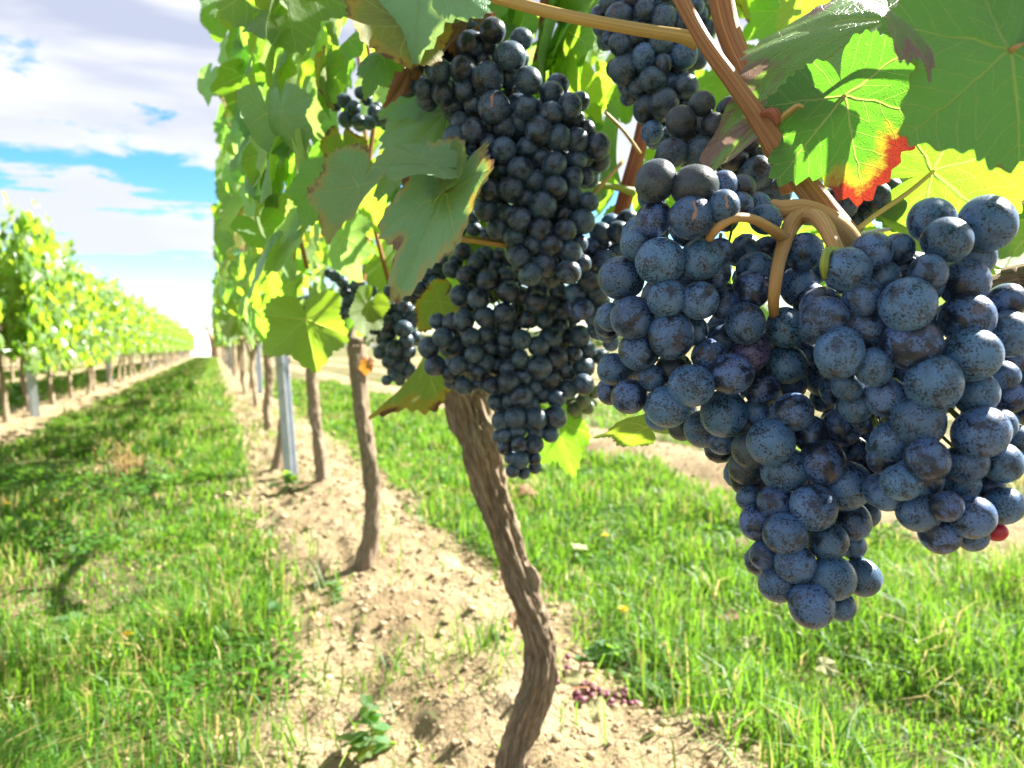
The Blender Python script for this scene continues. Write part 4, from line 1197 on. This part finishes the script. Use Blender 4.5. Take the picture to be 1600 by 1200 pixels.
def row_vine(x, y, label, group, fol, k, leaves=0, lseed=0, face=1):
    b = Vector((x + random.gauss(0, .03), y + random.gauss(0, .06), gz(x, y)))
    v = thing("grapevine", label, "grapevine", b, group)
    M = Matrix.LocRotScale(Vector((0, 0, 0)), Matrix.Rotation(random.choice((0, math.pi)) + random.uniform(-.2, .2), 3, 'Z').to_quaternion(), Vector((1, 1, random.uniform(.95, 1.06))))
    link("trunk", TRUNKS[k % 5], v, M)
    f = link("foliage", fol[k % 4], v, Matrix.LocRotScale(Vector((x-b.x, 0, 0)), Matrix.Rotation(0, 3, 'Z').to_quaternion(), Vector((random.uniform(.95, 1.08), 1, random.uniform(.97, 1.05)))))
    kind(f, 'stuff')
    r_ = random.Random(lseed)
    for i in range(leaves):
        c = np.array((x + face*(.27 - abs(r_.gauss(0, .07)) + .05), b.y + r_.uniform(-.58, .58), r_.uniform(.47, 1.28)))
        if r_.random() < .22:
            c[2] = 1.28 + abs(r_.gauss(0, .035)); c[0] = x + r_.uniform(-.25, .25)
        t, nn = rand_leaf_pose(r_, c, face)
        place_leaf(v, leaf_mesh('far', r_.randrange(6), M_LEAF_LOW), c, t, nn, r_.uniform(.040, .064))
    return v

ORD = ["first", "second", "third", "fourth", "fifth", "sixth", "seventh", "eighth", "ninth", "tenth"]
y = 7.6; k = 0
while y < 56:
    row_vine(ROW0, y, "distant grapevine of the near row, its trunk thin beside the bare soil strip", "far grapevines of the near row", FOL, k)
    y += 1.15; k += 1
# left row across the grass path
XL = -1.43
row_y = [3.35, 4.5] + [5.65 + .92*i for i in range(53)]
for i, yy in enumerate(row_y):
    if i < 2:
        lab = "grapevine of the left row standing just beyond the left edge of view"
    elif i == 2:
        lab = "left-row grapevine with the dark leaning trunk nearest the left edge"
    elif i < 12:
        lab = "grapevine across the grass path, %s trunk counted from the left edge" % ORD[i-2]
    else:
        lab = "far grapevine across the grass path in the sunlit left row"
    nl = 240 if 1 <= i <= 7 else 0
    v = row_vine(XL + (.16 if i == 2 else 0), yy, lab, "grapevines of the left row", FOL_L, i, nl, 700+i)
for i in range(16):
    row_vine(XL-PITCH_ROW, 8.0 + 1.1*i, "grapevine of the row behind the left row, its trunk glimpsed under the leaves", "grapevines behind the left row", FOL_L, i+1)
for i in range(18):
    row_vine(XL-2*PITCH_ROW, 11.0 + 1.1*i, "grapevine of the farthest left row seen only below the leaf walls", "grapevines of the farthest left row", FOL_L, i+2)
# ------------------------------------------------------------------ posts and wires
def steel_post(b, top, w, label, group):
    """folded steel profile: an open channel with hooks."""
    o = thing("steel_post", label, "vineyard post", b, group)
    axis_ = (top-b); Lz = axis_.length
    prof = [(-.5, -.38), (-.5, .30), (-.36, .5), (.36, .5), (.5, .30), (.5, -.38), (.40, -.38), (.40, .26), (.30, .40), (-.30, .40), (-.40, .26), (-.40, -.38)]
    V, F = [], []
    for z in (-.1, Lz):
        V += [(p[0]*w, -p[1]*w, z) for p in prof]
    n = len(prof)
    for j in range(n):
        F.append((j, (j+1) % n, n+(j+1) % n, n+j))
    F.append(tuple(range(n, 2*n)))
    q = axis_.to_track_quat('Z', 'Y')
    ang = math.atan2(-b.x, b.y)
    me = mesh_from("channel", V, F, M_METAL, False)
    M = q.to_matrix().to_4x4() @ Matrix.Rotation(0.25, 4, 'Z')
    link("channel", me, o, M)
    hv, hf = [], []
    for i in range(int(Lz/.12)):
        z = .25 + i*.12
        if z > Lz: break
        for sg in (-1, 1):
            k0 = len(hv)
            x0, x1 = sg*.5*w, sg*.62*w
            for X in (x0, x1):
                for Y in (-.1*w, .05*w):
                    for Z in (z, z+.018):
                        hv.append((X, Y, Z))
            hf += [tuple(k0+q_ for q_ in f) for f in ((0, 1, 3, 2), (4, 6, 7, 5), (0, 4, 5, 1), (2, 3, 7, 6), (0, 2, 6, 4), (1, 5, 7, 3))]
    if hv:
        kind(link("wire_hook", mesh_from("wire_hook", hv, hf, M_METAL, False), o, M), 'stuff')
    return o
b = GP(455, 732); D = proj(b)[2]
steel_post(b, P(428, 400, D), .050, "nearest galvanised steel post between the slim trunks", "steel posts of the near row")
b = GP(404, 614); D = proj(b)[2]
steel_post(b, P(396, 480, D), .085, "second steel post of the near row, smaller and farther along", "steel posts of the near row")
for i, yy in enumerate((17, 22.5, 28, 34, 40)):
    b = Vector((ROW0-.05, yy, gz(ROW0, yy)))
    steel_post(b, b + Vector((0, 0, 1.5)), .06, "distant steel post of the near row, hidden among far trunks", "steel posts of the near row")
for i, (px, py) in enumerate(((86, 650), (183, 605), (226, 583), (247, 573), (260, 568))):
    g = GP(px, py)
    b = Vector((XL+.05, g.y*1.02, gz(XL, g.y)))
    steel_post(b, b + Vector((-.10 if i == 0 else -.03, 0, 1.45)), .075, "%s grey steel post of the left row counted from the left edge" % ORD[i], "steel posts of the left row")
for nm, x, z, y0, y1, lab in (("trellis_wire", XL, .63, 3.0, 52, "thin trellis wire under the leaves of the left row"),
                              ("trellis_wire", ROW0, .68, -.5, 52, "thin trellis wire along the cordons of the near row")):
    V, F, UV = tube_arrays([np.array((x, y0, z)), np.array((x+.01, (y0+y1)/2, z-.01)), np.array((x, y1, z))], [.0016]*3, 6, 30)
    tag(link(nm, mesh_from(nm, V, F, M_WIRE, True, {'bark': UV})), lab, "wire")

# ------------------------------------------------------------------ grass, clods, weeds
def grass_object(name, n, xr, yr, seed, dens, h=(.04, .11), w0=.0030):
    r_ = np.random.default_rng(seed)
    # more blades close by: y drawn log-uniformly
    y = yr[0]*(yr[1]/yr[0])**(r_.random(n)**1.0)
    x = r_.uniform(xr[0], xr[1], n)
    keep = r_.random(n) < dens(x, y)
    x, y = x[keep], y[keep]
    n = len(x)
    z = ground_h(x, y)
    tuft = fbm(x*3.1+5, y*3.1, oct=3, seed=77)
    H = r_.uniform(h[0], h[1], n)*np.clip(.15+3.2*(tuft-.28), .28, 1.9)*np.clip(1.45-.22*y, 1, 1.4)*np.clip(1+(y-3)*.01, 1, 1.4)
    ww = w0*r_.uniform(.7, 1.4, n)*np.clip(y/1.6, .8, 9)**.75
    a = r_.uniform(0, 2*np.pi, n)
    lean = np.abs(r_.normal(.6, .5, n))
    la = r_.uniform(0, 2*np.pi, n)
    dx_, dy_ = np.cos(la)*lean*H, np.sin(la)*lean*H
    ox, oy = np.cos(a)*ww/2, np.sin(a)*ww/2
    V = np.zeros((n, 5, 3))
    V[:, 0] = np.stack([x-ox, y-oy, z-.004], 1); V[:, 1] = np.stack([x+ox, y+oy, z-.004], 1)
    hm = H*.6*np.sqrt(np.clip(1-lean**2*.25, .2, 1))
    V[:, 2] = np.stack([x-ox*.8+dx_*.38, y-oy*.8+dy_*.38, z+hm], 1); V[:, 3] = np.stack([x+ox*.8+dx_*.38, y+oy*.8+dy_*.38, z+hm], 1)
    V[:, 4] = np.stack([x+dx_*1.15, y+dy_*1.15, z+H*np.clip(1-lean*.45, .25, 1)], 1)
    b = (np.arange(n)*5)[:, None]
    T = np.concatenate([b+np.array([[0, 1, 3]]), b+np.array([[0, 3, 2]]), b+np.array([[2, 3, 4]])], 1).reshape(-1, 3)
    straw = r_.random(n)
    patch = fbm(x*1.7+40, y*1.7, oct=3, seed=91)
    rv = r_.uniform(0, .55, n) + .5*np.clip(patch-.25,0,.5)
    rv = np.where(straw < np.where(x > .5, .10, .13) + 1.3*np.clip(patch-.48, 0, 1), r_.uniform(.82, 1, n), rv)
    me = mesh_from(name, V.reshape(-1, 3), T, M_GRASS, True, None, np.repeat(rv, 3))
    return kind(link(name, me), 'stuff')

def soft(d, a, b):
    return np.clip((d-a)/(b-a), 0, 1)
def dens_alley(x, y):
    d = row_dist(x + .22*(fbm(x*1.6, y*1.6, seed=4)-.5))
    f = soft(d, .24, .41)
    bare = soft(fbm(x*2.3+3, y*2.3, oct=3, seed=55), .57, .47)
    return f*(.26+.74*bare)
def dens_right(x, y):
    return np.clip(dens_alley(x, y)*1.6+.12*soft(row_dist(x), .3, .5), 0, 1)
grass_object("grass", 130000, (-1.15, .20), (.75, 14), 1, dens_alley, h=(.025, .095), w0=.0040)
grass_object("grass", 150000, (.62, 2.0), (.45, 14), 2, dens_right, h=(.02, .088), w0=.0042)
grass_object("grass", 22000, (-1.15, .16), (14, 56), 3, dens_alley, h=(.05, .10), w0=.0042)
grass_object("grass", 26000, (-4.9, -1.7), (6, 30), 4, dens_alley, h=(.05, .10), w0=.0042)
grass_object("grass", 9000, (2.7, 3.8), (2.0, 14), 5, dens_alley, h=(.05, .12), w0=.0042)
def dens_soil(x, y):
    return np.where(x < .28, .30, .07) + .9*soft(fbm(x*3+13, y*3, oct=2, seed=66), .62, .72)
grass_object("grass", 8000, (.03, .85), (.8, 9), 6, dens_soil, h=(.02, .07))

def ground_cover(name, n, xr, yr, seed):
    r_ = np.random.default_rng(seed)
    y = yr[0]*(yr[1]/yr[0])**r_.random(n)
    x = r_.uniform(xr[0], xr[1], n)
    pat = fbm(x*2.6+70, y*2.6, oct=3, seed=121)
    keep = (r_.random(n) < soft(pat, .50, .60)) & (row_dist(x) > .27)
    x, y = x[keep], y[keep]; n = len(x)
    z = ground_h(x, y) + r_.uniform(.008, .042, n)
    R0 = r_.uniform(.0045, .0085, n)*np.clip(y/1.5, 1, 3)**.5
    ta, tm = r_.uniform(0, 2*np.pi, n), np.abs(r_.normal(.3, .25, n))
    gx, gy = np.cos(ta)*tm, np.sin(ta)*tm
    k = 6
    ph = np.arange(k)*2*np.pi/k
    cx, cy = np.cos(ph)[None]*R0[:, None], np.sin(ph)[None]*R0[:, None]*1.15
    V = np.zeros((n, k, 3))
    V[:, :, 0] = x[:, None] + cx; V[:, :, 1] = y[:, None] + cy
    V[:, :, 2] = z[:, None] + cx*gx[:, None] + cy*gy[:, None]
    b = (np.arange(n)*k)[:, None]
    T = np.concatenate([b + np.array([[0, i, i+1]]) for i in range(1, k-1)], 1).reshape(-1, 3)
    return kind(link(name, mesh_from(name, V.reshape(-1, 3), T, M_GRASS, False, None, np.repeat(r_.uniform(.08, .55, n), k-2))), 'stuff')
ground_cover("clover", 26000, (.62, 2.0), (.6, 7), 31)
ground_cover("clover", 22000, (-1.1, .16), (.8, 8), 32)

def clods(name, n, xr, yr, seed):
    r_ = np.random.default_rng(seed)
    y = yr[0]*(yr[1]/yr[0])**r_.random(n)
    x = r_.uniform(xr[0], xr[1], n)
    d = row_dist(x)
    keep = r_.random(n) < np.clip((.50-d)/.2, .10, 1)
    x, y = x[keep], y[keep]; n = len(x)
    V0, F0 = ICO[1]; F0 = np.array(F0)
    s = np.clip(.0018*np.exp(r_.normal(0.3, .62, n)), .0012, .0085)*np.clip(y/1.3, .8, 2.4)**.5
    V = np.repeat(V0[None], n, 0)*(1 + .26*np.clip(r_.normal(0, 1, (n, len(V0), 1)), -1.6, 1.6))
    V = V*s[:, None, None]*np.array([1, 1, .72])*r_.uniform(.75, 1.3, (n, 1, 3))
    V[:, :, 0] += x[:, None]; V[:, :, 1] += y[:, None]
    V[:, :, 2] += (ground_h(x, y) + s*.2)[:, None]
    F = (F0[None] + (np.arange(n)*len(V0))[:, None, None]).reshape(-1, 3)
    me = mesh_from(name, V.reshape(-1, 3), F, M_CLOD, False, None, np.repeat(r_.random(n), len(F0)))
    return kind(link(name, me), 'stuff')
clods("soil_clods", 9000, (-.02, .86), (.75, 10), 8)
clods("soil_clods", 2500, (-1.95, -.95), (4.5, 16), 9)
clods("soil_clods", 14000, (-1.0, .0), (.9, 6), 12)
clods("soil_clods", 2500, (1.75, 2.8), (1.5, 10), 10)

def weed(px, py, label, hgt, nleaf, seed, mat=None, spread=.04, lsize=(.012, .026)):
    r_ = random.Random(seed)
    b = GP(px, py)
    w = thing("weed_plant", label, "weed", b)
    add_tubes("stem", [([b, b+Vector((r_.gauss(0, .006), r_.gauss(0, .006), hgt*.5)), b+Vector((r_.gauss(0, .012), r_.gauss(0, .012), hgt))], [.0018, .0014, .0008])] +
              [([b, b+Vector((r_.gauss(0, spread*.4), r_.gauss(0, spread*.4), hgt*.3)), b+Vector((r_.gauss(0, spread), r_.gauss(0, spread), hgt*.45))], [.0012, .001, .0006]) for _ in range(3)], M_STALK_GREEN, w, 5, 7)
    for i in range(nleaf):
        a = r_.uniform(0, 2*math.pi); f = r_.random()
        d = Vector((math.cos(a), math.sin(a), r_.uniform(-.2, .5)))
        c = b + Vector((math.cos(a)*spread*(1-f)*r_.uniform(.1, .8), math.sin(a)*spread*(1-f)*r_.uniform(.1, .8), .008+hgt*f*.95))
        place_leaf(w, leaf_mesh('far', r_.randrange(6), mat or M_LEAF), c, d, Vector((r_.gauss(0, .3), r_.gauss(0, .3), 1)), r_.uniform(*lsize), .7)
    return w
weed(575, 1165, "upright pale green weed on the bare soil at the bottom edge", .085, 26, 1, spread=.05)
weed(520, 925, "small round-leaved weed on the soil beside the grass path", .04, 14, 2, spread=.03)
weed(430, 985, "yellowish weed at the edge of the grass path", .05, 16, 3, spread=.04)
weed(945, 1030, "low bushy green weed around the dandelion", .045, 60, 4, M_LEAF, spread=.09, lsize=(.010, .020))
weed(1010, 985, "low clover patch in the right-hand grass near the dandelion", .03, 60, 5, M_LEAF, spread=.10, lsize=(.008, .016))
weed(45, 1050, "broad pale weed in the left grass by the corner", .04, 18, 6, spread=.06, lsize=(.02, .035))
weed(110, 985, "flat pale-leaved weed in the bare patch of the left grass", .02, 20, 7, spread=.07, lsize=(.02, .035))
weed(28, 640, "leafy yellow-green shoots at the foot of the left row", .25, 60, 8, M_LEAF, spread=.16, lsize=(.04, .07))
weed(450, 757, "tuft of small weeds at the foot of the near steel post", .06, 26, 9, spread=.10, lsize=(.02, .035))
weed(345, 1010, "bright weed rosette beside the soil ridge", .03, 18, 10, spread=.05, lsize=(.015, .03))

def dandelion(px, py, hgt, label, rad=.0085):
    b = GP(px, py)
    d = thing("dandelion", label, "flower", b, "dandelions in the grass")
    tip = b + Vector((.008, -.004, hgt))
    tube("stem", [b, b+Vector((.001, 0, hgt*.5)), tip], [.0013, .0012, .0011], M_STALK_GREEN, d, 6, 10)
    V, F = [], []
    r_ = random.Random(px)
    for ring, (k, tilt, ln) in enumerate(((16, .25, 1.0), (14, .6, .85), (10, 1.0, .65), (6, 1.35, .45))):
        for i in range(k):
            a = 2*math.pi*(i+r_.random()*.5)/k
            t = tilt + r_.gauss(0, .08)
            dr = np.array((math.cos(a)*math.cos(t), math.sin(a)*math.cos(t), math.sin(t)))
            sd = np.array((-math.sin(a), math.cos(a), 0))*rad*.13
            k0 = len(V)
            e = dr*rad*ln
            V += [tuple(-sd*.4), tuple(sd*.4), tuple(e*.7+sd), tuple(e), tuple(e*.7-sd)]
            F.append((k0, k0+1, k0+2, k0+3, k0+4))
    link("flower_head", mesh_from("flower_head", V, F, M_YELLOW, False), d, Matrix.Translation(tip-b))
    return d
dandelion(967, 992, .055, "yellow dandelion on a short stem right of the nearest trunk", .0125)
dandelion(940, 864, .06, "small yellow dandelion farther back in the right-hand grass", .012)
dandelion(195, 1036, .06, "yellow dandelion in the left grass path", .011)
dandelion(8, 800, .03, "yellow dandelion at the left edge in the dark grass", .012)
dandelion(84, 795, .03, "faint yellow dandelion in the dark grass of the path", .010)

def fallen(px, py, mat, L, label, seed, dir_=None):
    r_ = random.Random(seed)
    b = GP(px, py)
    b.z += .045
    o = link("fallen_leaf", leaf_mesh('mid', r_.randrange(6), mat, (.35, .2, .22, .3, .05)), None)
    a = r_.uniform(0, 6.28)
    o.matrix_basis = leaf_matrix(b, Vector((math.cos(a), math.sin(a), .15)), Vector((r_.gauss(0, .35)-.2, -.5, 1)), L, .9)
    return tag(o, label, "leaf", "fallen leaves on the ground")
fallen(830, 785, M_LEAF_DRY, .055, "curled brown fallen leaf right of the trunk in the grass", 1)
fallen(905, 872, M_LEAF_FALLEN, .035, "pale yellow-green fallen leaf near the small dandelion", 2)
fallen(1170, 868, M_LEAF_DRY, .05, "dark brown fallen leaf left of the hanging bunch tip", 3)
fallen(1140, 995, M_LEAF_DRY, .030, "light brown fallen leaf below the hanging bunch", 4)
fallen(1166, 1040, M_LEAF_FALLEN, .030, "pale fallen leaf lying under the brown one in the right grass", 5)
fallen(1285, 1082, M_LEAF_FALLEN, .026, "whitish dry fallen leaf in the grass at lower right", 6)
fallen(932, 1160, M_LEAF_FALLEN, .024, "pale green fallen leaf on bare soil at the bottom edge", 7)
fallen(900, 1096, M_LEAF_FALLEN, .022, "narrow pale leaf lying on the rotten grapes", 8)
fallen(640, 742, M_LEAF_DRY, .06, "brown fallen leaves between the second and third trunk", 9)
fallen(700, 905, M_LEAF_FALLEN, .04, "green fallen leaf in the shade left of the nearest trunk", 10)
fallen(800, 990, M_LEAF_DRY, .03, "small brown fallen leaf close behind the nearest trunk", 11)

# rotten grapes on the soil
b = GP(920, 1080)
rt = thing("fallen_grapes", "rotten reddish grape remains lying on the soil by the trunk", "grapes", b)
r_ = random.Random(5)
rm = mesh_from("grape", ICO[2][0]*np.array([1, 1, .8]), ICO[2][1], M_ROTTEN, True)
for i in range(46):
    q = GP(920 + r_.gauss(0, 26), 1078 + r_.gauss(0, 15))
    rad = r_.uniform(.0055, .0085)
    link("grape", rm, rt, Matrix.LocRotScale(q - b + Vector((0, 0, rad*.7)), None, Vector((rad, rad, rad))))
add_tubes("stem", [([GP(875, 1090)+Vector((0, 0, .006)), GP(915, 1078)+Vector((0, 0, .012)), GP(960, 1068)+Vector((0, 0, .006))], [.0014]*3),
                   ([GP(905, 1085)+Vector((0, 0, .008)), GP(925, 1060)+Vector((0, 0, .016)), GP(950, 1085)+Vector((0, 0, .008))], [.001]*3)], M_CANE_RED, rt, 5, 10)

# dry stalks in the path
b = GP(195, 745)
ds = thing("dry_weed", "clump of dry brown stalks in the grass path", "weed", b)
r_ = random.Random(9)
specs = []
for i in range(34):
    a = r_.uniform(0, 6.28); h = r_.uniform(.08, .24); l = r_.uniform(.03, .16)
    o_ = b + Vector((r_.gauss(0, .06), r_.gauss(0, .08), 0))
    specs.append(([o_, o_+Vector((math.cos(a)*l*.3, math.sin(a)*l*.3, h*.7)), o_+Vector((math.cos(a)*l, math.sin(a)*l, h*r_.uniform(.6, 1)))], [.0022, .0018, .0010]))
kind(add_tubes("stalk", specs, M_STRAW, ds, 4, 6), 'stuff')

# twigs on the soil
for i, (p0, p1, p2, r0, lab) in enumerate((((1000, 940), (1060, 945), (1130, 960), .0022, "thin brown twig in the right-hand grass"),
                                          ((430, 1010), (470, 1000), (540, 975), .0020, "bent dry twig on the edge of the soil ridge"),
                                          ((840, 875), (870, 868), (930, 872), .0025, "short twig beside the pale fallen leaf"))):
    q = [GP(*p)+Vector((0, 0, .008)) for p in (p0, p1, p2)]
    V, F, UV = tube_arrays([np.array(v) for v in q], [r0, r0, r0*.6], 6, 14)
    tag(link("twig", mesh_from("twig", V, F, M_BARK_OLD, True, {'bark': UV})), lab, "twig")

# ------------------------------------------------------------------ far end of the rows
b = Vector((-1.35, 62, 0))
hs = thing("farm_building", "small white farm building at the far end of the grass path", "building", b)
hs.rotation_euler = (0, 0, .65)
def box(name, c, s, mat, parent):
    x, y, z = s
    V = [(c[0]+sx*x/2, c[1]+sy*y/2, c[2]+sz*z/2) for sx in (-1, 1) for sy in (-1, 1) for sz in (-1, 1)]
    F = [(0, 1, 3, 2), (4, 6, 7, 5), (0, 4, 5, 1), (2, 3, 7, 6), (0, 2, 6, 4), (1, 5, 7, 3)]
    return link(name, mesh_from(name, V, F, mat, False), parent)
box("wall", (0, 0, 1.1), (1.9, 1.6, 2.2), M_WHITEWALL, hs)
V = [(-1.0, -.9, 2.203), (1.0, -.9, 2.203), (1.0, .9, 2.203), (-1.0, .9, 2.203), (0, -.9, 2.40), (0, .9, 2.40)]
link("roof", mesh_from("roof", V, [(0, 1, 4), (2, 3, 5), (0, 4, 5, 3), (1, 2, 5, 4), (0, 3, 2, 1)], M_WHITEWALL, False), hs)
ft = thing("end_post", "reddish brown tapering end post at the far end of the path", "post", (-.25, 58, 0))
tube("shaft", [Vector((.2, 58, -.1)), Vector((.0, 58, .9)), Vector((-.45, 58, 2.0))], [.42, .25, .07], M_WOOD_FAR, ft, 12, 20, bark_disp(77, .3))
tube("cap", [Vector((-.45, 58, 1.98)), Vector((-.5, 58, 2.2))], [.12, .10], M_WOOD_FAR, ft, 10, 6)

def far_woods():
    r_ = np.random.default_rng(3)
    V0, F0, UV, RIM = leaf_arrays(10, 1, 2, False)
    VV, FF, UU, RR, RN = [], [], [], [], []
    k = 0
    for i in range(5200):
        x = r_.uniform(-320, 420); y = 420 + r_.uniform(-25, 25)
        hh = 7 + 8*vnoise(np.array([x/23.0]), np.array([0.0]), seed=8)[0]
        z = hh*r_.random()**.6
        n = r_.normal(0, 1, 3); t = r_.normal(0, 1, 3)
        M = np.array(leaf_matrix((x, y, z), t, n, r_.uniform(1.2, 2.6)))
        VV.append(V0 @ M[:3, :3].T + M[:3, 3]); UU.append(UV); RR.append(RIM)
        FF += [tuple(q+k for q in f) for f in F0]; RN += [r_.random()]*len(F0); k += len(V0)
    return kind(link("far_woods", mesh_from("far_woods", np.concatenate(VV), FF, M_WOODS, True, {'leaf': np.concatenate(UU), 'rim': np.concatenate(RR)}, RN)), 'stuff')
far_woods()
